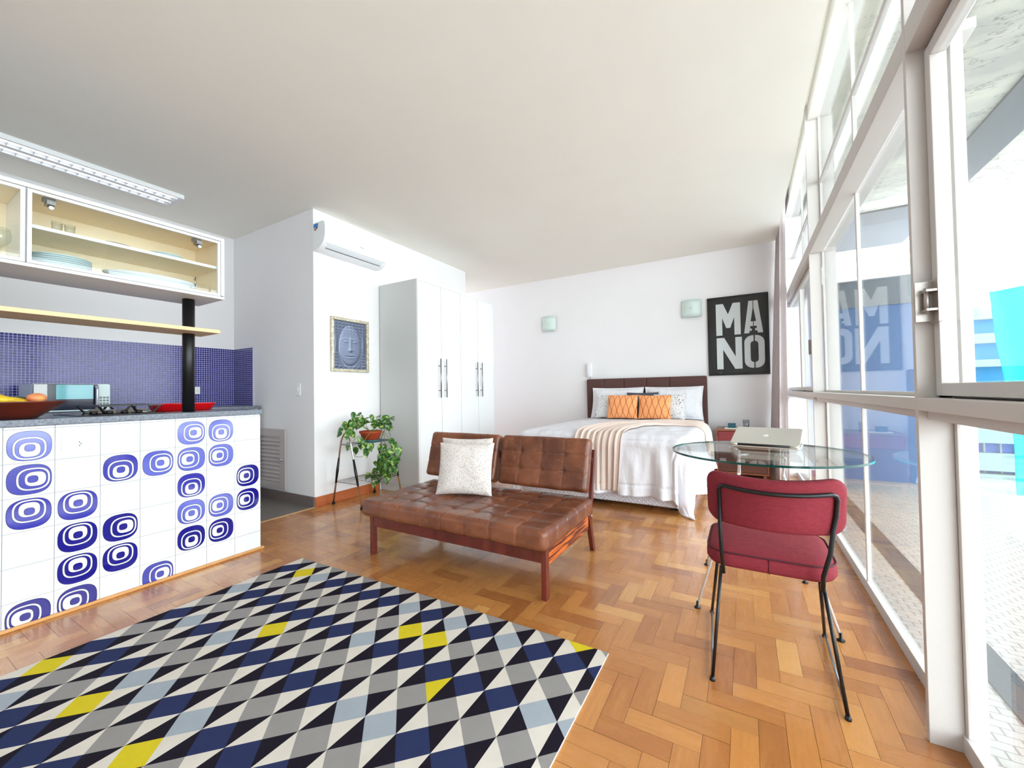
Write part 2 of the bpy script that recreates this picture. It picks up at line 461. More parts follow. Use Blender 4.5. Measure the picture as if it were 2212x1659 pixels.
# ------------------------------------------------------------------ windows along the right side
FX, BXo = .425, .497
def bay(idx, ya, yb, sash_mid, latch_at=None):
    E = structE('window_%d' % idx, (XG, (ya+yb)/2, 0))
    fr = MB(); pl = .010
    fr.box(FX, BXo, yb-pl, yb+pl, 0, 3.05)                      # deep post at the far end
    fr.box(FX, .503, ya+pl, yb-pl, .93, .966)                   # sill rail
    fr.box(FX+.02, .51, ya+pl, yb-pl, .905, .93)
    fr.box(FX, .503, ya+pl, yb-pl, 1.962, 2.042)                # top rail
    fr.box(.492, .525, ya+pl, yb-pl, 0, .05)                    # base rail
    fr.box(.44, .56, ya+pl, yb-pl, 2.93, 3.05)                  # head
    fr.box(.495, .515, ya+pl, yb-pl, 2.452, 2.478)              # upper transom
    for z0, z1 in ((.05, .905), (2.042, 2.93)):
        for y in (ya+pl, yb-pl-.016): fr.box(.497, .515, y, y+.016, z0, z1)
        fr.box(.497, .515, (ya+yb)/2-.008, (ya+yb)/2+.008, z0, z1)
    fr.box(.497, .515, ya+.01, yb-.01, .895, .905); fr.box(.497, .515, ya+.01, yb-.01, .966, .98)
    # outside reveal plates
    xo = .542 if idx == 1 else .578
    fr.box(.516, xo, yb-.012, yb+.012, 0, 3.0); fr.box(.526, xo, ya+.012, yb-.012, 1.99, 2.02)
    fr.box(.526, xo, ya+.012, yb-.012, .93, .95)
    obj('window_frame', fr, M_frame, E, bevel=.0015, segs=1)
    if not sash_mid:
        m_ = MB()
        for y in (ya+pl, yb-pl-.012): m_.box(.498, .514, y, y+.012, .98, 1.962)
        m_.box(.498, .514, (ya+yb)/2-.009, (ya+yb)/2+.009, .98, 1.962)
        obj('mullion', m_, M_frame, E, bevel=.0015, segs=1)
        obj('pane', MB().box(.505, .509, ya+.02, yb-.02, .98, 1.962), M_glass, E)
    else:
        ym = (ya+yb)/2
        for a, b in ((ya+pl+.008, ym-.004), (ym+.004, yb-pl-.008)):
            s_ = MB(); w = .034
            s_.box(.462, .497, a, a+w, .972, 1.945); s_.box(.462, .497, b-w, b, .972, 1.945)
            s_.box(.462, .497, a+w, b-w, .972, .972+w); s_.box(.462, .497, a+w, b-w, 1.945-w, 1.945)
            so = obj('sash', s_, M_frame, E, bevel=.002, segs=1)
            obj('pane', MB().box(.478, .482, a+w-.004, b-w+.004, .972+w-.004, 1.945-w+.004), M_glass, so)
        sl = MB()  # dark strips stand in for the shade in the gaps around the sashes
        for y in (ya+pl, ym-.004, yb-pl-.008): sl.box(.470, .495, y+.0005, y+.0075, .967, 1.961)
        sl.box(.470, .495, ya+pl, yb-pl, 1.9455, 1.9615)
        obj('gap_shade_strip', sl, M_dark, E)
    obj('pane', MB().box(.505, .509, ya+.02, yb-.02, .045, .91), M_glass, E)
    obj('pane', MB().box(.505, .509, ya+.02, yb-.02, 2.04, 2.94), M_glass, E)
    if latch_at:
        y, z = latch_at
        l = MB(); l.box(.452, .462, y-.052, y+.012, z-.06, z+.06); l.box(.418, .455, y-.012, y-.008, z-.055, z+.055)
        l.box(.430, .456, y-.050, y-.012, z-.030, z-.024); l.box(.430, .456, y-.050, y-.012, z+.022, z+.028)
        l.tube([(.436, y-.03, z-.034), (.436, y-.03, z+.034)], .006)
        obj('latch', l, simple('latch metal', (176, 168, 162), .35, .7), E, 'worn metal window latch')
    return E
bay(1, -.44, 1.58, True, (1.545, 1.232))
bay(2, 1.58, 3.59, False)
bay(3, 3.59, 5.60, True, (3.70, 1.30))
bay(4, -2.46, -.44, False)
struct('wall_right', B(.44, .60, -2.42, YB+.1, 3.05, 3.14), M_wall)

# ------------------------------------------------------------------ outside: terrace, slab, facade
mt = Mat('terrace stone paving', rgb(225, 216, 208), .8)
tv = mt.mapped(mt.coord(), (1, 1, 1)); tvx = mt.xyz(tv)
row = (tvx[1]/.035).floor(); fx_ = (tvx[0]/.06+row*.5).fract(); fy_ = (tvx[1]/.035).fract()
j_ = ((fx_-.5).abs()*1.0).max((fy_-.5).abs()).gt(.45)
mt.set('Base Color', mt.mix(j_*.7, mt.mix(mt.noise(tv, 14, 3), rgb(178, 174, 172), rgb(194, 190, 186)), rgb(128, 118, 115)))
M_terr = mt.m
M_conc = plaster('exterior concrete', (136, 140, 146), .2)
M_conc2 = plaster('exterior grey concrete', (92, 96, 102), .2)
M_extw = plaster('exterior white render', (196, 194, 190), .3)
mpe = Mat('weathered slab paint', rgb(160, 156, 148), .9, spec=.1); pv = mpe.coord()
cr_ = mpe.noise(mpe.mapped(pv, (1.2, 3.0, 1)), 1.0, 6, .6); cl_ = (mpe.noise(mpe.mapped(pv, (.8, 2.2, 1)), 1.3, 5, .7)-.5).abs().lt(.006)
mpe.set('Base Color', mpe.mix(cl_*.7, mpe.mix(cr_.ramp(.4, .65), rgb(158, 157, 153), rgb(192, 188, 176)), rgb(96, 96, 96)))
M_slab = mpe.m
struct('terrace_floor', B(.525, 9, -4, 6.3, -.06, -.004), M_terr)
struct('terrace_kerb', B(.69, .79, -4, 6.3, -.02, .0), M_conc2)
mb = B(.58, 1.61, -4, 6.0, 3.0, 3.2); mb.box(1.93, 3.0, -4, 7.5, 3.0, 3.2); mb.box(.58, 1.61, 6.0, 7.5, 2.98, 3.2, 1); mb.box(1.61, 1.93, -4, 7.5, 2.98, 3.2, 1)
struct('terrace_slab', mb, [M_slab, M_conc2])
mb = B(.58, 1.78, 5.66, 5.8, -.05, 1.87); mb.box(.58, 1.6, 5.66, 5.8, 1.87, 2.16, 1); mb.box(.58, 1.62, 5.64, 5.66, 1.86, 1.88, 1)
struct('terrace_wall', mb, [plaster('blue grey render', (112, 134, 172), .2), M_conc])
# stepped white facade with blue glazing seen past the terrace
fb = thing('building', 'pale building with white horizontal slabs and blue glazed strips beyond the right-hand window', 'building', (3.4, 6.5, 0))
mb = MB()
for z0, z1 in ((-.1, .04), (.077, .263), (.373, .509), (.93, .993), (1.195, 1.271), (1.45, 1.554), (1.71, 1.834)):
    mb.box(1.95, 5.2, 6.3, 6.55, z0, z1)
mb.box(1.95, 5.2, 6.45, 6.55, .509, .93)
obj('slabs', mb, M_extw, fb)
gl = Mat('facade glazing', rgb(120, 130, 205), .25); gl.set('Base Color', gl.mix(gl.noise(gl.coord(), 6, 3), rgb(110, 118, 200), rgb(150, 140, 215)))
gl2 = simple('facade pale glazing', (96, 150, 196), .3)
mb = MB()
for z0, z1 in ((.263, .373), (.04, .077)): mb.box(1.95, 5.2, 6.40, 6.42, z0, z1)
obj('glazing', mb, gl.m, fb)
mb = MB()
for z0, z1 in ((.993, 1.195), (1.271, 1.45), (1.554, 1.71)): mb.box(1.95, 5.2, 6.40, 6.42, z0, z1)
obj('glazing', mb, gl2, fb, 'pale blue upper glazing')
for i in range(10):
    x = 2.0+i*.1225
    for z0, z1 in ((.04, .077), (.263, .373)): obj('mullion', B(x-.006, x+.006, 6.37, 6.4, z0, z1), M_extw, fb)
mnet = Mat('cyan netting', rgb(0, 232, 232), .8); mnet.set('Base Color', mnet.mix(mnet.noise(mnet.mapped(mnet.coord(), (8, 8, 1)), 1, 2), rgb(0, 222, 228), rgb(60, 240, 240)))
def netf(u, v):
    x0 = 2.0+.10*(1-v)+.02*sin(v*5); x = x0+u*1.1
    z = .0+v*(1.86+.12*u)
    return Vector((x, 5.42+.03*sin(u*26)*(.4+.6*v)+.008*sin(v*19), max(z, .002)))
n_ = MB().grid(netf, 60, 20)
net = obj('tarpaulin', n_, mnet.m); sm = net.modifiers.new('s', 'SOLIDIFY'); sm.thickness = .004
tag(net, 'bright cyan tarpaulin hanging on the terrace beyond the right-hand window', 'tarpaulin')

# ------------------------------------------------------------------ curtain
def curt(u, v):           # u along the pleats (y), v height
    z = .012+v*3.02
    y = 4.98+u*.5; fl = 1-v
    base = .385-.13*fl**.9*(.35+.65*u)
    amp = .022+.018*fl
    x = base+amp*sin(u*2*PI*8.5+.4*sin(v*3))
    return Vector((min(x, .418), y+.012*sin(u*2*PI*17+1.3), z))
mcur = fabric('grey curtain cloth', (222, 214, 216))
cu = obj('curtain', MB().grid(curt, 170, 16), mcur); q = cu.modifiers.new('s', 'SOLIDIFY'); q.thickness = .003
tag(cu, 'pale grey floor-length curtain gathered in pleats in the far window corner', 'curtain')

# ------------------------------------------------------------------ kitchen peninsula
PX = -2.775
TY = [.405+.152*i for i in range(8)]; TZ = [.870, .720, .569, .418, .268, .118, -.03]
M_tile = Mat('white glazed tile', rgb(226, 229, 232), .1, spec=.6).m
M_grt = simple('tile grout', (150, 156, 166), .7)
M_blu = [simple('tile blue %s' % n, c, .08, spec=.8) for n, c in (('deep', (26, 22, 128)), ('half_glare', (46, 48, 158)), ('full_glare', (84, 92, 186)))]  # one deep blue; the paler two put glare into the colour
M_rim = simple('tile motif rim', (30, 26, 60), .2)
pen = thing('kitchen_peninsula', 'white tiled kitchen peninsula with blue ring motifs and grey worktop', 'kitchen counter', (-3.05, .3, 0))
mb = MB(); mb.box(-3.33, PX-.004, -1.6, 1.466, 0, .880)
obj('body', mb, M_grt, pen)
tl = MB()
ys = [.405-.152*i for i in range(12, 0, -1)]+TY[:-1]
for y in ys:
    for r in range(6):
        z1 = TZ[r]; z0 = max(TZ[r+1], .0); e = .0008
        tl.box(PX-.004, PX, y+e, min(y+.152-e, 1.47), z0+e, min(z1-e, .8805))
    tl.box(PX-.004, PX, y+.0008, min(y+.1512, 1.47), .8705, .8805)
for i in range(4):
    for r in range(6): tl.box(-3.33+.139*i+.0008, -3.33+.139*(i+1)-.0008, 1.466, 1.470, max(TZ[r+1], 0)+.0008, TZ[r]-.0008)
obj('wall_tiles', tl, M_tile, pen, bevel=.0008, segs=1)
def sq(cy, cz, w, h, p=2.9, k=40, rot=0):
    out = []
    for i in range(k):
        a = 2*PI*i/k; c, s_ = cos(a), sin(a)
        x = w/2*math.copysign(abs(c)**(2/p), c); y = h/2*math.copysign(abs(s_)**(2/p), s_)
        out.append((cy+x*cos(rot)-y*sin(rot), cz+x*sin(rot)+y*cos(rot)))
    return out
motifs = [(0, 0, 'D', 2), (0, 1, 'R', 1), (0, 2, 'U', 1), (0, 5, 'L', 0), (1, 2, 'U', 1), (1, 3, 'U', 0), (1, 4, 'U', 0), (1, 5, 'L', 0),
          (2, 1, 'D', 1), (2, 3, 'R', 0), (2, 4, 'U', 0), (3, 1, 'R', 2), (3, 5, 'R', 1), (4, 0, 'R', 2), (4, 1, 'L', 2), (4, 2, 'D', 1),
          (4, 3, 'D', 2), (4, 4, 'D', 0), (5, 0, 'D', 2), (5, 1, 'L', 2), (5, 3, 'L', 2), (5, 4, 'L', 0), (6, 2, 'L', 0), (6, 3, 'L', 0)]
mo = MB()
def clipz(pts, zmin):
    out = []
    for i in range(len(pts)):
        a, b = pts[i], pts[(i+1) % len(pts)]
        if a[1] >= zmin: out.append(a)
        if (a[1] >= zmin) != (b[1] >= zmin):
            t = (zmin-a[1])/(b[1]-a[1]); out.append((a[0]+(b[0]-a[0])*t, zmin))
    return out
for c, r, dr_, tone in motifs:
    yc = TY[c]+.076; zc = TZ[r]-.0755; S = .134
    d = {'D': (0, -1), 'U': (0, 1), 'L': (-1, 0), 'R': (1, 0)}[dr_]
    lay = [(1.0, 0, 3), (.975, 0, tone), (.76, .085, 3), (.74, .085, 4), (.655, .085, 3), (.635, .085, tone), (.485, .13, 3), (.465, .13, 4), (.245, .07, 3), (.22, .07, tone)]
    for i, (s_, off, mi) in enumerate(lay):
        pts = sq(yc+d[0]*off*S, zc+d[1]*off*S, s_*S, s_*S, 2.7)
        pts = clipz(pts, .012)
        if len(pts) > 2:
            x = PX+.0003+i*.00018
            mo.add([(x, a, b) for a, b in pts], [tuple(range(len(pts)))], mi)
obj('ring_motifs', mo, M_blu+[M_rim, M_tile], pen)
obj('skirting', B(PX, PX+.016, -1.6, 1.487, 0, .016).box(-3.33, PX, 1.47, 1.487, 0, .016), wood('light skirting', (214, 160, 100), (198, 140, 84)), pen, bevel=.004)
mwt = Mat('grey granite', rgb(112, 118, 130), .3); gn = mwt.noise(mwt.coord(), 90, 4, .7)
mwt.set('Base Color', mwt.mix(gn.ramp(.35, .7), rgb(84, 90, 104), rgb(136, 142, 154)))
wt = obj('worktop', B(-3.36, PX+.012, -1.62, 1.478, .882, .912), mwt.m, bevel=.002); tag(wt, 'grey granite worktop lying along the tiled kitchen peninsula', 'worktop')
# socket plate on the tiles
so = thing('socket_plate', 'white double-width power socket plate on the tiled peninsula front', 'power socket', (PX+.002, .64, .753))
obj('plate', MB().poly(rrect(.118, .078, .006, 3, .635, .792), 'x', PX+.0005, PX+.009), M_plastic, so, bevel=.002)
obj('socket', MB().poly([(.637+.016*cos(math.radians(60*i+30)), .786+.017*sin(math.radians(60*i+30))) for i in range(6)], 'x', PX+.009, PX+.0105), simple('socket grey', (205, 205, 208), .4), so)
mb = MB()
for a, b in ((.634, .794), (.639, .786), (.634, .778)): mb.poly([(a+.0022*cos(t*PI/4), b+.0022*sin(t*PI/4)) for t in range(8)], 'x', PX+.0104, PX+.0112)
obj('pin_holes', mb, M_dark, so)

# rear kitchen counter with splashback behind
rc = thing('kitchen_cabinet', 'white base cabinets along the mosaic kitchen wall', 'cabinet', (-4.4, 0, 0))
obj('carcass', B(-4.70, -4.2, -2.0, 2.2, .1, .875), M_white, rc)
obj('plinth', B(-4.70, -4.25, -2.0, 2.2, 0, .1), M_dark, rc)
for i in range(7): obj('door', B(-4.2, -4.182, -2.0+.6*i+.003, -2.0+.6*(i+1)-.003, .11, .865), M_white, rc, bevel=.002)
w2 = obj('worktop', B(-4.715, -4.17, -2.0, 2.222, .877, .905), mwt.m, bevel=.002); tag(w2, 'grey granite worktop under the blue mosaic wall', 'worktop')

# microwave
MX = -4.22
mw = thing('microwave_oven', 'silver and white microwave oven with a black glass door below the mosaic', 'microwave', (-4.42, .97, .905))
obj('body', B(-4.6, MX-.004, .74, 1.13, .908, 1.112), simple('microwave shell', (205, 222, 228), .25, .3), mw, bevel=.006)
obj('door', B(MX-.004, MX+.01, .742, 1.060, .922, 1.108), simple('microwave black', (38, 42, 62), .12), mw, bevel=.004)
obj('door_window', B(MX+.0105, MX+.012, .848, 1.036, 1.0, 1.104), simple('door window glass', (130, 200, 210), .08), mw)
obj('white_panel', B(MX+.0105, MX+.012, .744, .806, 1.0, 1.106), M_white, mw)
obj('handle', MB().tube(arc3([(MX+.008, 1.048, .925), (MX+.035, 1.05, .945), (MX+.04, 1.05, 1.08), (MX+.008, 1.048, 1.1)], .02), .009), simple('handle silver', (190, 190, 205), .25, .6), mw)
obj('control_panel', B(MX-.004, MX+.008, 1.064, 1.129, .922, 1.105), simple('panel pale', (210, 228, 228), .3), mw, bevel=.003)
mb = MB()
for i in range(3):
    for j in range(4): mb.box(MX+.008, MX+.0105, 1.070+i*.019, 1.083+i*.019, .935+j*.022, .949+j*.022)
obj('buttons', mb, M_grey, mw)

# gas hob
hb = thing('gas_hob', 'black glass gas hob with raised pan supports on the peninsula worktop', 'hob', (-3.1, .9, .912))
obj('glass_plate', B(-3.31, -2.90, .655, 1.015, .912, .918), simple('hob glass', (14, 14, 18), .06), hb, bevel=.002)
for yc in (.80, .935):
    for xc in (-3.0, -3.2):
        obj('burner', MB().lathe([(.045, 0), (.045, .008), (.032, .01), (.032, .018), (.022, .022), (.001, .022)], xc, yc, .918, 24), simple('burner metal', (170, 165, 160), .3, .8), hb)
for yc in (.805, .938):
    g = MB()
    for x0 in (-3.29, -2.93):
        g.box(x0-.004, x0+.004, yc-.064, yc+.064, .957, .965)
    for yy in (yc-.064, yc+.064):
        g.box(-3.29, -2.93, yy-.004, yy+.004, .957, .965)
    for xc in (-3.0, -3.11, -3.2): g.box(xc-.003, xc+.003, yc-.06, yc+.06, .955, .963)
    for x0, sx in ((-3.29, 1), (-2.93, -1)):
        for yy, sy2 in ((yc-.064, 1), (yc+.064, -1)):
            g.beam((x0, yy, .961), (x0+.02*sx, yy+.03*sy2, .918), .008, .008)
    obj('pan_support', g, M_black, hb)
for i in range(4): obj('knob', MB().lathe([(.016, 0), (.015, .016), (.001, .017)], -2.922, .72+.06*i, .918, 20), M_black, hb)

# red dish
rd = MB(); cxr, cyr = -3.20, 1.205
sec = [(.28, .12, .0), (.305, .145, .006), (.335, .175, .044), (.345, .185, .050), (.33, .17, .050), (.29, .13, .010)]
rd.rings([[(cxr+b, cyr+a, .912+z) for a, b in rrect(L_, w_, .05, 6)] for L_, w_, z in sec], cap1=True)
o = obj('baking_dish', rd, simple('red enamel', (214, 16, 24), .2)); tag(o, 'shallow red dish on the peninsula behind the black pole', 'dish')

# fruit bowl and fruit
M_bowl = wood('reddish bowl wood', (112, 42, 22), (84, 28, 16), .35, (12, 12, 3))
bowl = MB(); bx, by = -2.93, .485
bowl.lathe([(.045, .912), (.075, .914), (.115, .945), (.16, .985), (.172, .993), (.166, .993), (.11, .95), (.06, .93), (.001, .928)], bx, by-.03, 0, 40, 0, 1, 1.0)
o = obj('fruit_bowl', bowl, M_bowl); tag(o, 'dark red wooden fruit bowl at the left end of the peninsula worktop', 'bowl')
mm = Mat('mango skin', rgb(238, 150, 92), .35); mv = mm.noise(mm.coord(), 14, 2)
mm.set('Base Color', mm.mix(mv.ramp(.35, .65), rgb(244, 176, 104), rgb(226, 116, 84)))
mg = MB().lathe([(.001, -.024), (.015, -.021), (.025, -.010), (.027, .0), (.024, .012), (.013, .021), (.001, .024)], -2.93, .528, 1.008, 24, 0, 1, 1.25)
o = obj('mango', mg, mm.m); tag(o, 'orange-pink mango on top of the fruit in the wooden bowl', 'mango')
mbn = Mat('banana skin', rgb(240, 205, 40), .4); mbn.set('Base Color', mbn.mix(mbn.noise(mbn.coord(), 25, 3).ramp(.45, .7), rgb(244, 212, 48), rgb(222, 176, 36)))
def banana(x, y0, y1, z, bend, label):
    pts = []; rr = []
    for i in range(13):
        t = i/12; pts.append((x+bend*sin(PI*t), y0+(y1-y0)*t, z+.016*sin(PI*t))); rr.append(.003+.0135*sin(PI*min(1, max(0, .08+t*.86)))**.55)
    o = obj('banana', MB().tube(pts, rr, 12), mbn.m); tag(o, label, 'banana', 'fruit in the wooden bowl')
banana(-2.90, .33, .49, .986, .02, 'yellow banana lying nearest the rim of the fruit bowl')
banana(-2.955, .34, .52, .984, .02, 'yellow banana behind the front one, towards the mango')
banana(-2.93, .30, .44, 1.007, -.015, 'topmost yellow banana at the left edge of the photo')
av = MB().lathe([(.001, -.02), (.016, -.016), (.022, 0), (.016, .016), (.001, .02)], -2.985, .475, .997, 20, 0, 1, 1.8)
o = obj('avocado', av, simple('green avocado skin', (62, 84, 36), .4)); tag(o, 'green fruit behind the bananas beside the mango', 'fruit')

# black pole, shelf and glass cabinet above the peninsula
pl_ = obj('support_pole', MB().tube([(-2.94, 1.138, .912), (-2.94, 1.138, 1.60)], .031, 28), M_black); tag(pl_, 'black round pole standing on the peninsula worktop under the glass cabinet', 'pole')
mpk = wood('pale shelf wood', (236, 206, 160), (222, 188, 140), .5, (30, 3, 30), 0)
sh = MB().box(-3.025, -2.775, -1.6, 1.237, 1.388, 1.409)
o = obj('wall_shelf', sh, mpk, bevel=.001); tag(o, 'long pale wooden shelf below the glass cabinet, pierced by the black pole', 'shelf')
cab = thing('display_cabinet', 'white wall cabinet with glass doors and cream interior above the peninsula', 'cabinet', (-2.94, 0, 1.60))
CX0, CX1, CY0, CY1, CZ0, CZ1 = -3.113, -2.775, -1.6, 1.26, 1.60, 1.978
mb = MB(); t = .018
mb.box(CX0, CX1, CY0, CY1, CZ1-t, CZ1); mb.box(CX0, CX1-.019, CY0, CY1, CZ0, CZ0+.016); mb.box(CX1-.019, CX1, CY0, CY1, CZ0, CZ0+.016)
mb.box(CX0, CX1, CY1-t, CY1, CZ0+.022, CZ1-t); mb.box(CX0, CX1, CY0, CY0+t, CZ0+.022, CZ1-t)
obj('carcass', mb, M_white, cab, bevel=.0015)
obj('partition', B(CX0+.01, CX1-.022, .456, .474, CZ0+.0225, CZ1-t), M_white, cab)
obj('back_panel', B(CX0+.001, CX0+.01, CY0+t, CY1-t, CZ0+.022, CZ1-t), M_cream, cab)
obj('interior_lining', MB().box(CX0+.0105, CX1-.03, .475, CY1-t-.0005, CZ1-t-.003, CZ1-t-.0005).box(CX0+.0105, CX1-.03, CY0+t, .4555, CZ1-t-.003, CZ1-t-.0005).box(CX0+.0105, CX1-.03, CY1-t-.003, CY1-t-.0005, CZ0+.0225, CZ1-t-.0035), M_cream, cab)
obj('shelf', B(CX0+.011, CX1-.03, .4745, CY1-t-.0035, 1.787, 1.803), M_cream, cab)
obj('shelf_edge', B(CX1-.0298, CX1-.024, .4745, CY1-t-.0035, 1.787, 1.803), M_white, cab)
for a, b in ((.465, CY1-t), (-.46, .465)):
    d = MB(); e = .014; x0, x1 = CX1-.018, CX1-.001; z0, z1 = CZ0+.018, CZ1-t-.004
    a2, b2 = a+.003, b-.003
    d.box(x0, x1, a2, b2, z0, z0+e); d.box(x0, x1, a2, b2, z1-e, z1); d.box(x0, x1, a2, a2+e, z0+e, z1-e); d.box(x0, x1, b2-e, b2, z0+e, z1-e)
    dd = obj('door', d, M_white, cab, bevel=.001)
    obj('glass_pane', B(x0+.006, x0+.010, a2+e-.002, b2-e+.002, z0+e-.002, z1-e+.002), thin_glass('cabinet glass', (.975, .985, .975, 1), .8), dd)
for y in (.545, 1.14):
    h = MB(); h.box(-2.85, -2.80, y-.014, y+.014, 1.915, 1.935); h.tube([(-2.86, y, 1.93), (-2.82, y+.004, 1.905), (-2.80, y, 1.90)], .009); h.box(-2.86, -2.835, y-.02, y+.02, 1.935, 1.955)
    obj('hinge', h, M_steel, cab)
kn = MB().tube([(-2.756, 1.10, 1.645), (-2.756, 1.10, 1.70)], .003).box(-2.776, -2.757, 1.098, 1.102, 1.66, 1.664).box(-2.776, -2.757, 1.098, 1.102, 1.686, 1.69)
obj('handle', kn, M_steel, cab)
# crockery
M_pl = thin_glass('green glass plates', (.80, .90, .88, 1), 1.0); M_pl.use_nodes = True
M_cer = Mat('pale crockery', rgb(206, 222, 226), .15).m
def plate(x, y, z, r, h, lab, grp, mat=None):
    p = MB().lathe([(r*.5, 0), (r*.6, .002), (r*.95, h), (r, h+.003), (r*.93, h+.003), (r*.55, .005), (.001, .005)], x, y, z, 36)
    o = obj('plate', p, mat or M_cer); return tag(o, lab, 'plate', grp)
ordn = ['bottom', 'second', 'third', 'fourth', 'topmost']
ord5 = ['bottom', 'second from bottom', 'third from bottom', 'middle', 'third from top', 'second from top', 'topmost']
for i in range(7): plate(-2.915, .60, 1.6225+i*.0095, .108, .012, 'pale %s plate of the left stack on the lower cabinet shelf' % ord5[i], 'plate stack in the cabinet')
pf = MB().lathe([(.09, 0), (.10, .002), (.18, .050), (.185, .058), (.173, .056), (.10, .008), (.001, .006)], -2.925, .965, 1.623, 40, 0, .7, 1.15)
o = obj('serving_platter', pf, simple('white platter', (232, 240, 246), .15)); tag(o, 'large oval pale platter on the lower cabinet shelf', 'platter')
for i in range(3): plate(-2.94, 1.02, 1.804+i*.009, .085, .010, 'small %s plate of the right stack on the upper cabinet shelf' % ordn[[0, 1, 4][i]], 'small plates on the upper shelf')
dm = MB().lathe([(.001, .036), (.04, .034), (.075, .024), (.095, .005), (.098, 0), (.09, .002)], -2.94, .80, 1.804, 36)
o = obj('glass_bowl', dm, simple('grey glass bowl', (186, 194, 190), .1)); tag(o, 'upturned shallow grey bowl on the upper cabinet shelf', 'bowl')
M_tum = thin_glass('tumbler glass', (.93, .95, .95, 1), 1.0)
for i, y in enumerate((.575, .618)):
    tb = MB().lathe([(.017, 0), (.020, .052), (.0185, .052), (.0155, .004), (.001, .004)], -2.86, y, 1.804, 24)
    o = obj('tumbler', tb, M_tum); tag(o, ['clear glass tumbler nearer the partition on the upper shelf', 'clear glass tumbler further from the partition on the upper shelf'][i], 'glass', 'tumblers in the cabinet')
for i, (x, y) in enumerate(((-2.90, .365), (-2.95, .418))):
    wg = MB().lathe([(.03, 0), (.028, .003), (.004, .006), (.0035, .075), (.018, .09), (.032, .115), (.033, .14), (.027, .17), (.0255, .17), (.031, .14), (.03, .116), (.016, .093), (.001, .08)], x, y, 1.623, 28)
    o = obj('wine_glass', wg, M_tum); tag(o, ['clear wine glass at the left edge of the photo, further from the partition', 'clear wine glass beside the cabinet partition'][i], 'glass', 'wine glasses in the cabinet')

# small socket on the mosaic
sk = thing('socket_plate', 'small white switch plate on the blue mosaic by the pole', 'power socket', (XL+.01, 1.9, 1.03))
obj('plate', B(XL+.0085, XL+.018, 1.872, 1.922, 1.03, 1.102), M_plastic, sk, bevel=.002)
obj('socket', B(XL+.018, XL+.020, 1.885, 1.909, 1.048, 1.084), simple('socket face', (225, 225, 226), .3), sk, bevel=.001)

# ceiling louvre luminaire
lum = thing('ceiling_light', 'long white louvred fluorescent fitting on the kitchen ceiling', 'ceiling light', (-4.15, .5, ZC))
LX0, LX1, LY0, LY1, LZ0 = -4.28, -4.03, -.5, 1.53, 2.660
mb = MB(); mb.box(LX0, LX1, LY0, LY1, ZC-.006, ZC-.0005)
mb.box(LX0, LX0+.018, LY0, LY1, LZ0, ZC-.006); mb.box(LX1-.018, LX1, LY0, LY1, LZ0, ZC-.006)
mb.box(LX0+.018, LX1-.018, LY1-.03, LY1, LZ0, ZC-.006); mb.box(LX0+.018, LX1-.018, LY0, LY0+.03, LZ0, ZC-.006)
mb.box(-4.175, -4.135, LY0+.03, LY1-.03, LZ0, ZC-.006)
obj('housing', mb, M_white, lum, bevel=.001)
n = 34; mal = simple('louvre aluminium', (190, 192, 205), .25, .8)
for i in range(n):
    mb = MB(); y = LY0+.05+i*(LY1-LY0-.1)/(n-1)
    for a, b in ((LX0+.018, -4.175), (-4.135, LX1-.018)): mb.poly([(a, LZ0+.001), (b, LZ0+.001), (b, ZC-.008), ((a+b)/2, LZ0+.016), (a, ZC-.008)], 'y', y-.0012, y+.0012)
    obj('louvre_blade', mb, mal, lum)
me_ = Mat('tube glow', (1, 1, 1, 1), .5); me_.set('Emission Color', (1, 1, 1, 1)); me_.set('Emission Strength', 1.6)
for x in (-4.217, -4.093): obj('tube', MB().tube([(x, LY0+.04, ZC-.018), (x, LY1-.04, ZC-.018)], .009, 14), me_.m, lum)

# ------------------------------------------------------------------ air conditioner
ac = thing('air_conditioner', 'white split air conditioner high on the wall above the framed face', 'air conditioner', (XW, 2.6, 2.30))
prof = [(XW+.002, 2.548), (-3.20, 2.548), (-3.178, 2.54), (-3.165, 2.50), (-3.163, 2.45), (-3.168, 2.41), (-3.18, 2.378), (-3.196, 2.352), (-3.235, 2.322), (-3.28, 2.305), (XW+.002, 2.303)]
a0, a1 = 2.228, 2.955
mb = MB(); mb.poly(prof, 'y', a0, a1)
obj('body', mb, Mat('ac shell', rgb(238, 241, 244), .3).m, ac, bevel=.004)
def offp(k0, k1, d):
    pts = [Vector((p[0], p[1])) for p in prof[k0:k1+1]]
    return pts
sl = MB(); sl.add([(-3.199, a0+.05, 2.3498), (-3.236, a0+.05, 2.3205), (-3.236, a1-.05, 2.3205), (-3.199, a1-.05, 2.3498)], [(0, 1, 2, 3)])
sl.v = [v+Vector((.0016, 0, -.0022)) for v in sl.v]
obj('air_flap', sl, simple('ac flap', (222, 226, 232), .35), ac)
sl = MB(); sl.beam((-3.229, a0+.05, 2.3225), (-3.229, a1-.06, 2.3225), .007, .004, up=(.6, 0, .8))
obj('air_slot', sl, M_dark, ac)
sl = MB(); sl.beam((-3.192, a0+.03, 2.3555), (-3.192, a1-.02, 2.3555), .0015, .0015)
obj('panel_seam', sl, M_grey, ac)
st = MB(); st.box(-3.325, -3.262, a0-.0012, a0-.0002, 2.503, 2.538); st.box(-3.316, -3.286, a0-.0012, a0-.0002, 2.478, 2.496, 1); st.box(-3.292, -3.27, a0-.0012, a0-.0002, 2.490, 2.5025, 2)
obj('energy_sticker', st, [simple('sticker blue', (60, 132, 196), .4), simple('sticker brown', (150, 124, 96), .5), simple('sticker black', (40, 40, 44), .5)], ac)
lg = MB()
for i in range(6): lg.box(-3.1668, -3.1655, 2.60+i*.0085, 2.606+i*.0085, 2.413, 2.418)
obj('logo', lg, M_grey, ac)

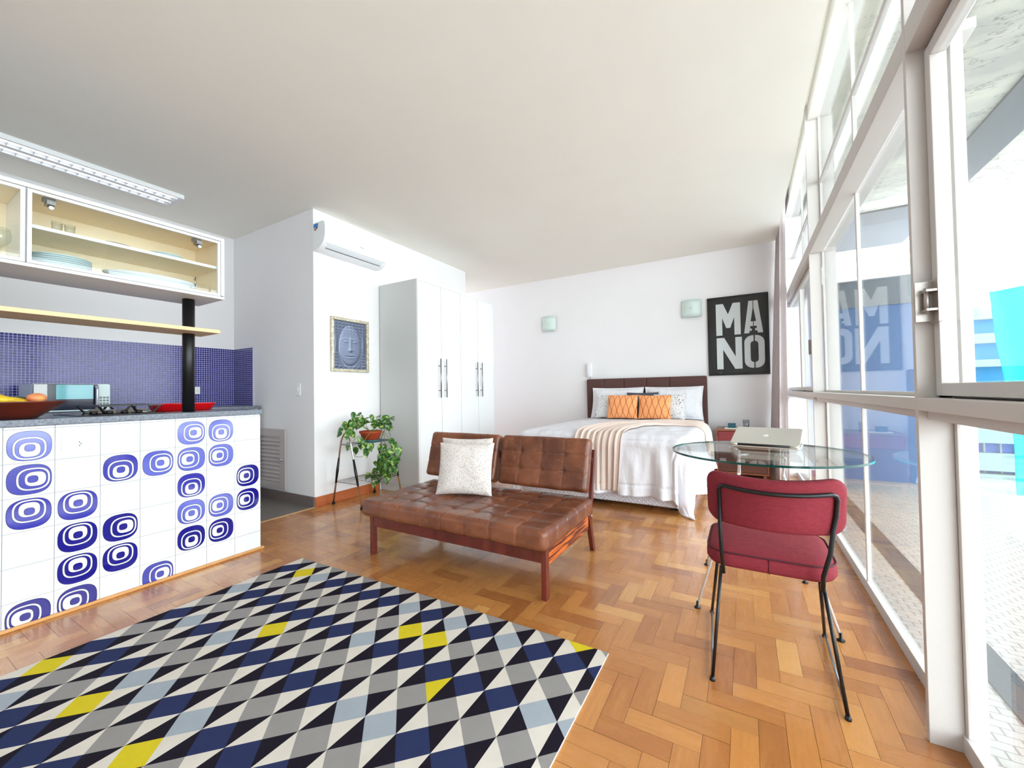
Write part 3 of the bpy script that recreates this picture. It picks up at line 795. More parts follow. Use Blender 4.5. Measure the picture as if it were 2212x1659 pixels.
# ------------------------------------------------------------------ framed relief of a face
fp = thing('framed_relief', 'blue-grey embossed face relief in a thin pale gold frame', 'picture', (XW, 2.615, 1.22))
fy0, fy1, fz0, fz1 = 2.402, 2.832, 1.222, 1.742; t = .028
mgold = Mat('pale gold frame', rgb(206, 196, 170), .35, .4); gnn = mgold.noise(mgold.coord(), 40, 4); mgold.set('Base Color', mgold.mix(gnn.ramp(.4, .65), rgb(214, 208, 188), rgb(176, 164, 138)))
mb = MB(); mb.box(XW+.001, XW+.028, fy0, fy1, fz0, fz0+t); mb.box(XW+.001, XW+.028, fy0, fy1, fz1-t, fz1); mb.box(XW+.001, XW+.028, fy0, fy0+t, fz0+t, fz1-t); mb.box(XW+.001, XW+.028, fy1-t, fy1, fz0+t, fz1-t)
obj('frame', mb, mgold.m, fp, bevel=.004)
def fh(u, v):     # u across 0..1 left to right, v up 0..1
    x = (u-.5)*2; y = (v-.5)*2
    g = lambda cx, cy, sx, sy: math.exp(-((x-cx)/sx)**2-((y-cy)/sy)**2)
    hd = (x/.66)**2+((y-(-.12))/(.72 if y < -.12 else .95))**2
    h = .0
    if hd < 1: h = .60*math.sqrt(1-hd)+.08
    fac = 1 if hd < 1 else 0
    ax = abs(x)
    h += fac*(.30*math.exp(-((x)/.07)**2)*(1 if -.22 < y < .25 else math.exp(-((y-(-.22 if y < 0 else .25))/.06)**2)))   # nose
    h += fac*(.16*g(0, -.2, .10, .07)+.12*(g(.13, -.22, .06, .05)+g(-.13, -.22, .06, .05)))
    brow = .27-.9*(ax-.28)**2*1.1
    h += fac*.12*math.exp(-((y-brow)/.03)**2)*(1 if .06 < ax < .56 else 0)
    h += fac*.16*(g(.29, .13, .16, .07)+g(-.29, .13, .16, .07))-fac*.10*(math.exp(-((y-.085-.25*(ax-.28)**2)/.018)**2)*(1 if .13 < ax < .46 else 0))
    h += fac*.13*(g(0, -.43, .26, .045)+g(0, -.54, .20, .05))-fac*.16*math.exp(-((y+.485-.5*x*x)/.018)**2)*(1 if ax < .28 else 0)
    h += fac*.06*g(0, -.72, .15, .09)
    h += .28*(g(.84, .0, .07, .34)+g(-.84, .0, .07, .34))        # long ears
    if y > .50:
        rr = .5+.5*cos(x*30); r2 = .5+.5*cos((y-.5)*48)
        h += .12*rr*r2+.03
    if y < -.78: h += .14*(.5+.5*cos(x*22))*(.5+.5*cos((y+.9)*40))
    if ax > .72 and y < -.3: h += .07*(.5+.5*cos(y*50))
    return h
mr = Mat('blue relief with painted shading', rgb(86, 96, 128), .45, .1); rt_ = mr.node('ShaderNodeSeparateColor'); mr.nt.links.new(mr.attr('tone'), rt_.inputs[0]); rt_ = X(mr.nt, rt_.outputs[0])
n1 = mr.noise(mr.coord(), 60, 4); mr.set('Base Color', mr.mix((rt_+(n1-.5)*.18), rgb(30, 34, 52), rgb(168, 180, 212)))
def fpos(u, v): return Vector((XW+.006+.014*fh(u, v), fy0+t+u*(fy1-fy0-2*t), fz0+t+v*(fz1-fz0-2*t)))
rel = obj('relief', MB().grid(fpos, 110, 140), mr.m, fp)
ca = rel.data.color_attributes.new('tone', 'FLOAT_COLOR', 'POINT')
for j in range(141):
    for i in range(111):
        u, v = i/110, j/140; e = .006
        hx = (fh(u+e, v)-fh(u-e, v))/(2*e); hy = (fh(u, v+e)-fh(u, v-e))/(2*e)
        t_ = .40+.10*fh(u, v)-.020*hx*-1-.034*hy  # shading by slope and depth, painted into the vertex colour
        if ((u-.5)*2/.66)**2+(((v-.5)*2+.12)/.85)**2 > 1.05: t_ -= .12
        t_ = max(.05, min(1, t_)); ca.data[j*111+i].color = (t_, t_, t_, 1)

# light switch on the wall return
sw = thing('light_switch', 'white rocker light switch on the wall beside the kitchen recess', 'light switch', (-3.583, YJ, 1.0))
obj('plate', B(-3.622, -3.544, YJ-.008, YJ-.0005, 1.0, 1.112), M_plastic, sw, bevel=.003)
obj('rocker', B(-3.592, -3.574, YJ-.013, YJ-.008, 1.035, 1.077), M_white, sw, bevel=.002)

# ------------------------------------------------------------------ wardrobe
wd = thing('wardrobe', 'tall white four-door wardrobe with long bar handles', 'wardrobe', (-3.07, 3.68, 0))
WX0, WX1, WY0, WY1, WZ = XW+.016, -2.795, 2.985, 4.375, 2.152
mside = simple('wardrobe side', (198, 201, 200), .45)
mb = MB(); mb.box(WX0, WX1-.02, WY0, WY0+.02, .08, WZ-.001)
obj('side_panel', mb, mside, wd)
mb = MB(); mb.box(WX0, WX1-.02, WY1-.02, WY1, .08, WZ-.001); mb.box(WX0, WX1-.02, WY0+.02, WY1-.02, WZ-.025, WZ); mb.box(WX0, WX1-.02, WY0+.02, WY1-.02, .08, .1); mb.box(WX0, WX0+.01, WY0+.02, WY1-.02, .1, WZ-.025)
mb.box(WX1-.02, WX1, WY0, WY0+.016, .08, WZ); mb.box(WX1-.02, WX1, WY1-.016, WY1, .08, WZ); mb.box(WX1-.02, WX1, WY0+.016, WY1-.016, WZ-.016, WZ)
obj('carcass', mb, M_white, wd, bevel=.001)
obj('plinth', B(WX0, WX1-.03, WY0+.012, WY1-.012, 0, .08), mside, wd)
ws = (WY1-WY0-.032)/4
for i in range(4):
    a = WY0+.016+ws*i+.0028; b = WY0+.016+ws*(i+1)-.0028
    d = obj('door', B(WX1-.019, WX1, a, b, .085, WZ-.018), M_white, wd, bevel=.001)
    yh = b-.045 if i % 2 == 0 else a+.045
    h = MB().tube([(WX1+.03, yh, .955), (WX1+.03, yh, 1.365)], .006, 12); h.tube([(WX1, yh, 1.03), (WX1+.03, yh, 1.03)], .005, 8); h.tube([(WX1, yh, 1.29), (WX1+.03, yh, 1.29)], .005, 8)
    obj('handle', h, M_steel, d)

# ------------------------------------------------------------------ plant stand and pothos
std = thing('plant_stand', 'chrome A-frame plant trolley with wire shelves and castors', 'plant stand', (-3.09, 2.6, 0))
for y, s_ in ((2.375, -1), (2.845, 1)):
    pts = arc3([(-3.275, y, .022), (-3.16, y, .60), (-3.10, y, .672), (-3.04, y, .60), (-2.895, y, .022)], .05)
    fo = obj('leg_frame', MB().tube(pts, .008, 12), M_chrome, std)
    for xx in (-3.21, -2.97):
        f0 = (xx, .30)
    for xa, xb in ((-3.2396, -3.1938), (-2.9397, -2.9974)):
        za, zb = .20, .43
        sl_ = MB().tube([(xa, y, za), ((xa+xb)/2, y, (za+zb)/2), (xb, y, zb)], [.0085, .0125, .0085], 12)
        obj('grip_sleeve', sl_, M_black, fo)
for x, y in ((-3.275, 2.375), (-2.895, 2.375), (-3.275, 2.845), (-2.895, 2.845)):
    c_ = MB().tube([(x-.009, y, .013), (x+.009, y, .013)], .0128, 18); c_.box(x-.012, x+.012, y-.004, y+.004, .013, .03)
    obj('castor', c_, M_black, std)
def wire_shelf(z, xw, name, nb):
    g = MB(); x0, x1 = -3.09-xw, -3.09+xw
    for i in range(nb): x = x0+(x1-x0)*i/(nb-1); g.tube([(x, 2.375, z), (x, 2.845, z)], .0025 if 0 < i < nb-1 else .004, 8)
    for y in (2.375, 2.52, 2.70, 2.845): g.tube([(x0, y, z-.001), (x1, y, z-.001)], .003, 8)
    obj(name, g, M_steel, std)
wire_shelf(.552, .085, 'shelf', 7); wire_shelf(.213, .155, 'shelf', 7)
# plant
pt = thing('potted_pothos', 'trailing variegated pothos in a terracotta pot on the plant trolley', 'potted plant', (-3.05, 2.62, .556))
M_terra = fabric('terracotta', (176, 76, 46), .7, .85)
px_, py_ = -3.06, 2.62
obj('pot', MB().lathe([(.07, 0), (.075, .002), (.095, .06), (.103, .062), (.103, .08), (.096, .08), (.09, .06), (.001, .055)], px_, py_, .578, 40), M_terra, pt)
obj('soil', MB().lathe([(.091, 0), (.001, .004)], px_, py_, .642, 28), simple('soil', (42, 30, 24), .95), pt)
obj('saucer', MB().lathe([(.08, 0), (.092, .003), (.102, .022), (.098, .022), (.085, .005), (.001, .005)], px_, py_, .556, 36), simple('teal saucer', (40, 92, 96), .4), pt)
ml = Mat('pothos leaf', rgb(60, 120, 50), .3, spec=.5)
lv = ml.noise(ml.mapped(ml.coord(), (1, 1, 1)), 38, 3); lw = ml.noise(ml.coord(), 9, 2)
ml.set('Base Color', ml.mix(lv.ramp(.53, .66), ml.mix(lw.ramp(.35, .65), rgb(32, 82, 36), rgb(74, 128, 50)), rgb(196, 212, 120)))
leafA = [(-3.11, 2.52, .812), (-3.081, 2.52, .774), (-3.006, 2.52, .782), (-3.016, 2.52, .743), (-3.129, 2.52, .773), (-3.063, 2.52, .755), (-3.058, 2.52, .717)]
leafB = [(-3.079, 2.36, .729), (-3.079, 2.36, .698), (-3.009, 2.36, .685), (-3.146, 2.36, .652), (-2.996, 2.36, .642), (-2.968, 2.36, .732), (-3.041, 2.36, .739)]
leafC = [(-2.955, 2.46, .581), (-2.992, 2.46, .542), (-3.153, 2.46, .521), (-3.096, 2.46, .482), (-2.902, 2.46, .479), (-2.892, 2.46, .525), (-2.946, 2.46, .538)]
leafD = [(-3.037, 2.66, .786), (-2.981, 2.66, .747), (-2.843, 2.66, .77), (-2.88, 2.66, .711), (-2.835, 2.66, .686), (-2.934, 2.66, .755), (-3.0, 2.66, .714), (-2.935, 2.66, .703)]
leafE = [(-2.852, 2.7, .513), (-2.879, 2.7, .544), (-2.982, 2.7, .48), (-2.799, 2.7, .458), (-2.936, 2.7, .437), (-2.89, 2.7, .426), (-3.03, 2.7, .391), (-2.974, 2.7, .382), (-3.041, 2.7, .33), (-2.909, 2.7, .353), (-2.845, 2.7, .358), (-2.809, 2.7, .38), (-3.003, 2.7, .294), (-2.938, 2.7, .279), (-2.882, 2.7, .316), (-2.81, 2.7, .287), (-2.957, 2.7, .251), (-2.892, 2.7, .244), (-3.109, 2.7, .252), (-3.119, 2.7, .217), (-3.042, 2.7, .188), (-2.911, 2.7, .197), (-3.091, 2.7, .146), (-3.129, 2.7, .183), (-3.2, 2.68, .20)]
lf = MB(); stm = MB(); rl = random.Random(3)
def leaf(p, d, nrm, L_, Wd):
    d = d.normalized(); sx = d.cross(nrm).normalized(); nn = sx.cross(d)
    base = p-d*L_*.5
    def f(u, v):
        w = Wd*.5*(math.sin(PI*min(1, v**.62))**.8)*(1-.25*v) if 0 < v < 1 else 0
        s_ = (u-.5)*2
        return base+d*(v*L_-.12*L_*abs(s_)*(1-v)*(1 if v < .3 else 0))+sx*s_*w+nn*(.10*L_*(abs(s_)**1.5)-.18*L_*v*v)
    lf.grid(f, 6, 9)
def cluster(L_, src, size, downish):
    for (x, y, z) in L_:
        p = Vector((x+rl.uniform(-.004, .004), y+rl.uniform(-.03, .03), z))
        out = (p-Vector(src)); out.normalize()
        d = Vector((out.x*1.2+rl.uniform(-.6, .6), rl.uniform(-.7, .3), -downish+rl.uniform(-.5, .35)))
        nr = Vector((rl.uniform(.0, .6)+.35, rl.uniform(-1, -.4), .5+rl.uniform(-.2, .5)))
        s_ = size*rl.uniform(1.0, 1.45)
        leaf(p, d, nr.normalized(), s_, s_*.72)
s0 = (px_, py_, .65)
cluster(leafA, s0, .062, .1); cluster(leafB, s0, .062, .3); cluster(leafC, s0, .066, .9); cluster(leafD, s0, .078, .2); cluster(leafE, (-2.95, 2.68, .6), .070, 1.0); cluster([(x+.012, y-.05, z+.015) for x, y, z in leafE[2:18]], (-2.95, 2.68, .6), .062, 1.0); cluster([(x-.01, y-.03, z-.012) for x, y, z in leafA+leafB+leafD], s0, .055, .3)
obj('foliage', lf, ml.m, pt)
M_stem = simple('pothos stem', (118, 138, 72), .5)
def vine(pts, r=.0022):
    pts = [Vector(p) for p in pts]; out = []
    for i in range(len(pts)-1):
        p0 = pts[max(i-1, 0)]; p1 = pts[i]; p2 = pts[i+1]; p3 = pts[min(i+2, len(pts)-1)]
        for k_ in range(6):
            t_ = k_/6; out.append(.5*((2*p1)+(-p0+p2)*t_+(2*p0-5*p1+4*p2-p3)*t_*t_+(-p0+3*p1-3*p2+p3)*t_**3))
    out.append(pts[-1]); stm.tube(out, r, 6)
vine([s0, (-3.08, 2.56, .70), (-3.09, 2.52, .81)]); vine([s0, (-3.03, 2.55, .70), (-3.01, 2.52, .78)]); vine([s0, (-3.06, 2.55, .71), (-3.07, 2.52, .77)])
vine([s0, (-3.05, 2.48, .73), (-3.04, 2.40, .735), (-3.08, 2.36, .72), (-3.14, 2.36, .65)]); vine([s0, (-3.02, 2.48, .71), (-2.97, 2.38, .73), (-3.0, 2.36, .64)])
vine([s0, (-2.98, 2.55, .655), (-2.955, 2.47, .60), (-2.95, 2.46, .53), (-2.90, 2.46, .48)]); vine([s0, (-3.08, 2.5, .62), (-3.14, 2.46, .53), (-3.10, 2.46, .45), (-3.0, 2.46, .44), (-2.94, 2.46, .49)])
vine([s0, (-3.02, 2.65, .72), (-3.03, 2.66, .79)]); vine([s0, (-2.98, 2.66, .72), (-2.85, 2.66, .77)]); vine([s0, (-2.94, 2.66, .69), (-2.84, 2.66, .69)])
vine([s0, (-2.98, 2.67, .66), (-2.90, 2.7, .58), (-2.87, 2.7, .45), (-2.85, 2.7, .33), (-2.81, 2.7, .28)]); vine([s0, (-2.97, 2.69, .63), (-2.96, 2.7, .50), (-2.96, 2.7, .36), (-2.93, 2.7, .22)])
vine([s0, (-3.01, 2.7, .62), (-3.02, 2.7, .45), (-3.04, 2.7, .30), (-3.11, 2.7, .24), (-3.12, 2.7, .19), (-3.08, 2.7, .14), (-2.98, 2.7, .18), (-2.91, 2.7, .2)])
obj('stems', stm, M_stem, pt)

# ------------------------------------------------------------------ rug
def rug():
    NX, NY, P, Q = -.512, 1.391, .1322, .1335
    cols = [rgb(150, 146, 145), rgb(46, 54, 92), rgb(162, 170, 180), rgb(214, 194, 44), rgb(32, 27, 38), rgb(218, 210, 200)]
    mats = []
    for i, (n, c) in enumerate(zip(('grey', 'navy', 'pale blue', 'yellow', 'black', 'ivory'), cols)):
        m = Mat('rug '+n, c, .95, spec=.1); v = m.coord(); d = tuple(x*.86 for x in c[:3])+(1,)
        m.set('Base Color', m.mix(m.noise(v, 24, 5), d, c)); m.bump(m.noise(v, 500, 2), .4, .002); mats.append(m.m)
    G, Bn, S, Y, K, Wt = range(6)
    rows = {-1: [G, Y]+[G]*14, 0: [Bn, Bn, Bn, S, Bn, S, Bn, S, Bn, Bn, Bn, Bn, S, Y, Bn, Bn], 1: [G, G, G, G, G, Y, Y]+[G]*9,
            2: [S, S, Bn, Bn, Bn, Bn, Bn, S, Bn, Bn, Bn, Bn, Bn, Bn, S, Bn], 3: [G, G, G, G, G, G, G, G, G, G, Y, G, G, G, G, G],
            4: [Bn, S, Bn, Bn, S, S, Bn, Bn, Bn, Bn, Bn, S, Bn, S, Bn, Bn], 5: [G]*16,
            6: [Bn, S, Bn, Bn, S, Bn, Bn, Bn, S, Bn, S, S, Bn, Bn, Bn, Bn], 7: [G, G, G, G, G, G, G, G, Y, G, G, Y, G, G, Y, G],
            8: [Bn, S, Bn, Bn, Bn, Bn, S, Bn, Bn, Bn, Bn, Bn, Bn, S, Bn, Bn]}
    X0, X1, Y0, Y1 = -2.362, -.470, -1.05, 1.512
    def clip(pts):
        for ax, lim, sg in ((0, X0, 1), (0, X1, -1), (1, Y0, 1), (1, Y1, -1)):
            out = []
            for i in range(len(pts)):
                a, b = pts[i], pts[(i+1) % len(pts)]; ia, ib = (a[ax]-lim)*sg >= 0, (b[ax]-lim)*sg >= 0
                if ia: out.append(a)
                if ia != ib:
                    t_ = (lim-a[ax])/(b[ax]-a[ax]); out.append(tuple(a[k_]+(b[k_]-a[k_])*t_ for k_ in (0, 1)))
            pts = out
            if not pts: return pts
        return pts
    mb = MB(); Z = .0075
    def warp(x, y):      # slight skew of the laid rug
        t_ = (x-X1)/(X0-X1); return (x+.02*max(0, (Y1-y))*t_, y-.024*max(0, t_-.35))
    def put(pts, mi):
        pts = clip(pts)
        if len(pts) >= 3: mb.add([(*warp(a, b), Z) for a, b in pts], [tuple(range(len(pts)))], mi)
    for j in range(-2, 21):
        for i in range(-2, 16):
            x, y = NX-P*i, NY-Q*j                      # lattice node
            cx = x-P/2
            row = rows.get(j, rows[(j % 2)+(4 if j % 2 == 0 else 4)] if j > 8 else rows[-1])
            c = row[i+1] if -1 <= i < 15 else G
            put([(x, y), (cx, y+Q/2), (x-P, y), (cx, y-Q/2)], c)
            ym = y+Q/2                                 # split diamond between this node and the one above
            odd = (j % 2 == 0)
            l, r = (K, Wt) if odd else (Wt, K)
            if j == 3 and i == 3: l = Y
            if j == 0: l, r = K, Wt
            put([(x, y), (x, y+Q), (x-P/2, ym)], l); put([(x, y), (x+P/2, ym), (x, y+Q)], r)
    bz = [(*warp(a, b), z) for z in (.0005, Z-.0002) for a, b in ((X0, Y0), (X1, Y0), (X1, Y1), (X0, Y1))]
    mb.add(bz, [(3, 2, 1, 0), (4, 5, 6, 7), (0, 1, 5, 4), (1, 2, 6, 5), (2, 3, 7, 6), (3, 0, 4, 7)], Wt)
    o = obj('rug', mb, mats); tag(o, 'flat-woven rug patterned in navy, grey, ivory, black and yellow diamonds', 'rug')
rug()

# ------------------------------------------------------------------ leather sofa
mlz = Mat('brown leather', rgb(120, 64, 40), .30, spec=.5, coat=.15, coat_rough=.25)
lv_ = mlz.coord(); a_ = mlz.noise(lv_, 4, 5, .6); b_ = mlz.noise(lv_, 22, 4, .6)
c0 = mlz.mix(a_.ramp(.35, .68), rgb(92, 50, 36), rgb(138, 82, 54)); mlz.set('Base Color', mlz.mix(b_.ramp(.55, .8)*.5, c0, rgb(176, 116, 80)))
mlz.bump(mlz.noise(lv_, 160, 3, .5)*.5+b_*.5, .12, .003); mlz.set('Roughness', (b_*.20+.20))
M_leather = mlz.m
M_rose = wood('rosewood', (112, 44, 30), (74, 26, 20), .35, (30, 30, 4), .3)
m2_ = Mat('striped rosewood', rgb(186, 88, 36), .3, coat=.3); n2_ = m2_.noise(m2_.mapped(m2_.coord(), (10, 4.5, 60)), 1.0, 3, .5)
m2_.set('Base Color', m2_.mix(n2_.ramp(.44, .54), rgb(202, 100, 40), rgb(84, 30, 18))); M_rose2 = m2_.m
sofa = thing('sofa', 'low brown tufted leather two-seat sofa with a dark wooden frame', 'sofa', (-1.46, 2.08, 0))
SX0, SX1, SY0, SY1 = -2.10, -.822, 1.712, 2.40
nxc, nyc = 8, 5
def tuft(cw, ch, sx, sy, amp, btn, face):
    """displacement for a face lying in local x/y; crease grid cw x ch"""
    def fn(p, n):
        u = (p.x/sx+.5)*cw; v = (p.y/sy+.5)*ch
        du = abs(u-round(u))*sx/cw; dv = abs(v-round(v))*sy/ch
        inu = 0 < round(u) < cw; inv = 0 < round(v) < ch
        w = .0
        if n.z > .3 or face == 'all':
            k_ = max(0, n.z)
            if inu: w -= amp*math.exp(-(du/.008)**2)*k_
            if inv: w -= amp*math.exp(-(dv/.008)**2)*k_
            if inu and inv: w -= btn*math.exp(-((du*du+dv*dv)/.026**2))*k_
            w += amp*.45*abs(sin(PI*u))*abs(sin(PI*v))*k_
        if face == 'seat' and abs(n.y) > .5 and inu: w -= .0035*math.exp(-(du/.007)**2)
        if face == 'seat' and abs(n.x) > .5 and inv: w -= .0035*math.exp(-(dv/.007)**2)
        w += .0025*noise.noise(p*9)
        return n*w
    return fn
sw_, sd_ = SX1-SX0, SY1-SY0
seat = padded(sw_, sd_, .104, .030, 260, 140, 14, tuft(nxc, nyc, sw_, sd_, .0042, .010, 'seat'), Matrix.Translation(((SX0+SX1)/2, (SY0+SY1)/2, .292)))
se = obj('seat_cushion', seat, M_leather, sofa)
def backc(x0, x1, name):
    wc = x1-x0; hc = .335
    lean = math.atan2(.095, .32)
    # local frame: x along sofa, y up the cushion, z outward (towards the sitter)
    mt_ = Matrix.Translation(((x0+x1)/2, 2.425, .532)) @ Matrix.Rotation(PI/2-lean, 4, 'X')
    return obj(name, padded(wc, hc, .09, .026, 130, 80, 12, tuft(4, 3, wc, hc, .0032, .012, 'b'), mt_), M_leather, sofa)
backc(-2.135, -1.515, 'back_cushion'); backc(-1.487, -.85, 'back_cushion')
for x0, x1 in ((-2.056, -2.030), (-.866, -.838)):
    obj('leg', B(x0, x1, 1.748, 1.783, 0, .238), M_rose, sofa, bevel=.002)
    xm = (x0+x1)/2
    obj('leg', MB().beam((xm, 2.46, 0), (xm, 2.375, .262), .026, .034, up=(0, 1, 0)), M_rose, sofa, bevel=.002)
    obj('back_post', MB().beam((xm, 2.40, .17), (xm, 2.515, .62), .022, .028, up=(0, 1, 0)), M_rose, sofa, bevel=.002)
obj('front_rail', B(-2.030, -.866, 1.752, 1.772, .175, .238), M_rose, sofa, bevel=.002)
obj('back_rail', B(-2.030, -.866, 2.34, 2.36, .175, .238), M_rose, sofa, bevel=.002)
for x0 in (-2.052, -.860): obj('side_rail', B(x0, x0+.018, 1.783, 2.36, .158, .238), M_rose2, sofa, bevel=.002)
obj('cross_rail', MB().beam((-2.05, 2.488, .55), (-.85, 2.488, .55), .02, .05, up=(0, 0, 1)), M_rose, sofa, bevel=.002)
for x in (-2.058, -.834): obj('bolt', MB().tube([(x-.006, 2.395, .232), (x+.006, 2.395, .232)], .008, 12), M_chrome, sofa)

# ------------------------------------------------------------------ pillows
def pillow_mesh(w, h, T, mtx, pinch=.05, flange=0, seed=0, wr=.004):
    mb = MB()
    def f(sgn):
        def g(u, v):
            a, b = 2*u-1, 2*v-1
            x = a*w/2*(1-pinch*(1-b*b)); z = b*h/2*(1-pinch*(1-a*a))
            e = 1-flange; aa, bb = min(abs(a)/e, 1), min(abs(b)/e, 1)
            th = T/2*(max(0, 1-aa**2.6)**.55)*(max(0, 1-bb**2.6)**.55)
            nz = noise.noise(Vector((a*2+seed, b*2, seed*.7)))*wr*2+noise.noise(Vector((a*6+seed, b*6, 3)))*wr
            edge = min(1, (1-max(abs(a), abs(b)))*8)
            return mtx @ Vector((x, sgn*(th+.0012+nz*edge*.8), z))
        return g
    mb.grid(f(-1), 36, 36); mb.grid(lambda u, v: f(1)(1-u, v), 36, 36)
    # UVs of the back mirror; sew rim
    return mb
def pillow(name, lab, cat, cx, cy, cz, w, h, T, yaw, lean, mat, group=None, **kw):
    mtx = Matrix.Translation((cx, cy, cz)) @ Matrix.Rotation(yaw, 4, 'Z') @ Matrix.Rotation(-lean, 4, 'X')
    o = obj(name, pillow_mesh(w, h, T, mtx, **kw), mat)
    return tag(o, lab, cat, group)
msp = Mat('white print cushion', rgb(228, 220, 214), .9, spec=.15); uvv = msp.coord('UV')
v1 = msp.voro(msp.mapped(uvv, (40, 60, 1)), 1.0); rr_ = msp.noise(msp.mapped(uvv, (36, 36, 1)), 1, 2)
msp.set('Base Color', msp.mix((v1.lt(.26))*(rr_.gt(.40))*.85, rgb(214, 206, 201), rgb(70, 66, 66))); msp.bump(msp.noise(msp.coord(), 14, 4), .25, .02)
M_spk = msp.m
pillow('throw_pillow', 'white cushion with tiny dark flecks at the back, against the sofa', 'cushion', -1.665, 2.235, .520, .37, .345, .10, math.radians(17), .24, M_spk, None, seed=2, pinch=.06)
pillow('throw_pillow', 'white cushion with tiny dark flecks in front on the leather seat', 'cushion', -1.575, 2.105, .512, .37, .335, .11, math.radians(19.5), .30, M_spk, None, seed=5, pinch=.06)

# ------------------------------------------------------------------ bed
BX0, BX1, BYF, BYB = -1.90, -.425, 3.47, 5.40
M_lin = fabric('white cotton', (222, 221, 227), .85, .97, wr=9)
mq = Mat('quilted white base', rgb(224, 222, 230), .85); qv = mq.xyz(mq.coord())
dg1 = ((qv[0]+qv[1]+qv[2])/.035).fract()-.5; dg2 = ((qv[0]+qv[1]-qv[2])/.035).fract()-.5
mq.bump((dg1.abs().min(dg2.abs())), .8, .012); M_quilt = mq.m
bed = thing('bed', 'double bed with a brown upholstered headboard and white quilted base', 'bed', (-1.16, 4.5, 0))
obj('box_base', B(BX0, BX1, BYF, BYB, .04, .32), M_quilt, bed, bevel=.015)
obj('mattress', B(BX0+.005, BX1-.005, BYF+.005, BYB, .325, .575), M_lin, bed, bevel=.04, segs=4)
obj('fitted_sheet', B(BX0+.004, BX1-.004, 4.9, BYB-.005, .576, .628), M_lin, bed, bevel=.02, segs=3)
for x in (BX0+.1, -1.16, BX1-.1):
    for y in (BYF+.12, BYB-.2): obj('foot', B(x-.03, x+.03, y-.03, y+.03, 0, .04), M_dark, bed)
mhb = fabric('brown headboard', (92, 66, 62), .75, .88, 300)
def hbf(p, n):
    w = 0
    for xs in (-.515, -.245, .045, .33):
        if n.y < -.3: w -= .012*math.exp(-((p.x-xs)/.007)**2)
    return n*w
hb_ = padded(1.525, .085, 1.13, .022, 300, 8, 24, hbf, Matrix.Translation((-1.158, 5.457, .60)))
obj('headboard', hb_, mhb, bed)
RT = .10
def sheet(u, v, zt=.640, off=0.0, rip=1.0):
    x0, x1, yf = BX0+.03, BX1-.02, BYF+.04
    x1 = x1-.07*min(1, max(0, yf-v)/.25)
    dx = u-x1 if u > x1 else (u-x0 if u < x0 else 0); dy = v-yf if v < yf else 0
    L_ = math.hypot(dx, dy); cx = min(max(u, x0), x1); cyy = max(v, yf)
    p_ = cx-cyy+(math.atan2(-dy, abs(dx)+1e-6) if L_ > 0 else 0)*.35
    top = .010*noise.noise(Vector((u*3.1, v*3.1, 0)))+.005*noise.noise(Vector((u*9, v*9, 4)))
    if L_ == 0: 
        ee = min(1, min(u-x0, x1-u, v-yf)*6)
        return Vector((u, v, zt+off+top-.012*(1-ee)))
    sm_ = RT*PI/2
    if L_ < sm_: out = RT*sin(L_/RT); dn = RT*(1-cos(L_/RT)); h = 0
    else: out = RT+.07*(L_-sm_); dn = RT+(L_-sm_)*.985; h = L_-sm_
    out += rip*h*(.085*sin(p_*21)+.05*sin(p_*37+1.3))+rip*.016*noise.noise(Vector((p_*17, dn*3.5, 7)))*min(1, dn*5)+rip*.012*noise.noise(Vector((p_*6, dn*5, 2)))*min(1, dn*8)
    if off: 
        k_ = min(1, L_/sm_); out += off*k_; z = zt-.012-dn+off*(1-k_)
    else: z = zt-.012-dn
    z += top*.5*(1 if h == 0 else 0)
    if z < .014: out += (.014-z)*.35; z = .014+.004*sin(p_*40)
    return Vector((cx+dx/L_*out, cyy+dy/L_*out, z))
def comf(u, v):
    U = BX0+.03-.50+u*(BX1-.02-BX0-.03+.50+.54); V = BYF+.04-.565+v*(5.065-BYF-.04+.565)
    P_ = sheet(U, V)
    # stitched channels and hem
    g = 0
    dv = BYF+.04-V
    for s_ in (.475, .10): g = max(g, math.exp(-((dv-s_)/.010)**2))
    for s_ in (.42, 1.0): g = max(g, .8*math.exp(-((-dv-s_)/.012)**2))
    for s_ in (.45,): g = max(g, math.exp(-((U-(BX1-.02)-s_)/.010)**2))
    g = max(g, .8*math.exp(-((-dv-.12-.09*abs(sin((U+.1)*3.4)))/.012)**2)) if dv < 0 else g
    c = Vector((-1.16, 4.4, .35)); n_ = (P_-c).normalized()
    return P_-n_*.010*g
comforter = obj('comforter', MB().grid(comf, 230, 230), M_lin); q = comforter.modifiers.new('s', 'SOLIDIFY'); q.thickness = .012; q.offset = -1
tag(comforter, 'white quilted comforter draped over the double bed down to the floor corner', 'comforter')
# beige throw laid across the comforter
M_throw = fabric('beige knitted throw', (216, 197, 187), .95, .93, 260)
cp = [(-1.125, 2.975), (-1.125, 3.25), (-1.12, 3.50), (-1.09, 3.80), (-1.00, 4.12), (-.84, 4.38), (-.64, 4.54), (-.44, 4.60), (-.25, 4.60), (-.08, 4.57)]
def cr(t_):
    n = len(cp)-1; s_ = t_*n; i = min(int(s_), n-1); f = s_-i
    P = [Vector((*cp[min(max(k, 0), n)], 0)) for k in (i-1, i, i+1, i+2)]
    return .5*((2*P[1])+(-P[0]+P[2])*f+(2*P[0]-5*P[1]+4*P[2]-P[3])*f*f+(-P[0]+3*P[1]-3*P[2]+P[3])*f**3)
def thr(u, v):
    c = cr(v); d = (cr(min(v+.01, 1))-cr(max(v-.01, 0))).normalized(); s_ = Vector((d.y, -d.x, 0))
    wd_ = .185+.05*v+(.015*sin(v*9))
    q_ = c+s_*(u-.5)*2*wd_*(1-.0*v)
    off = .020+.011*sin(u*2*PI*8+.8*sin(v*5))+.004*sin(u*2*PI*15)
    return sheet(q_.x, q_.y, off=off, rip=.5)
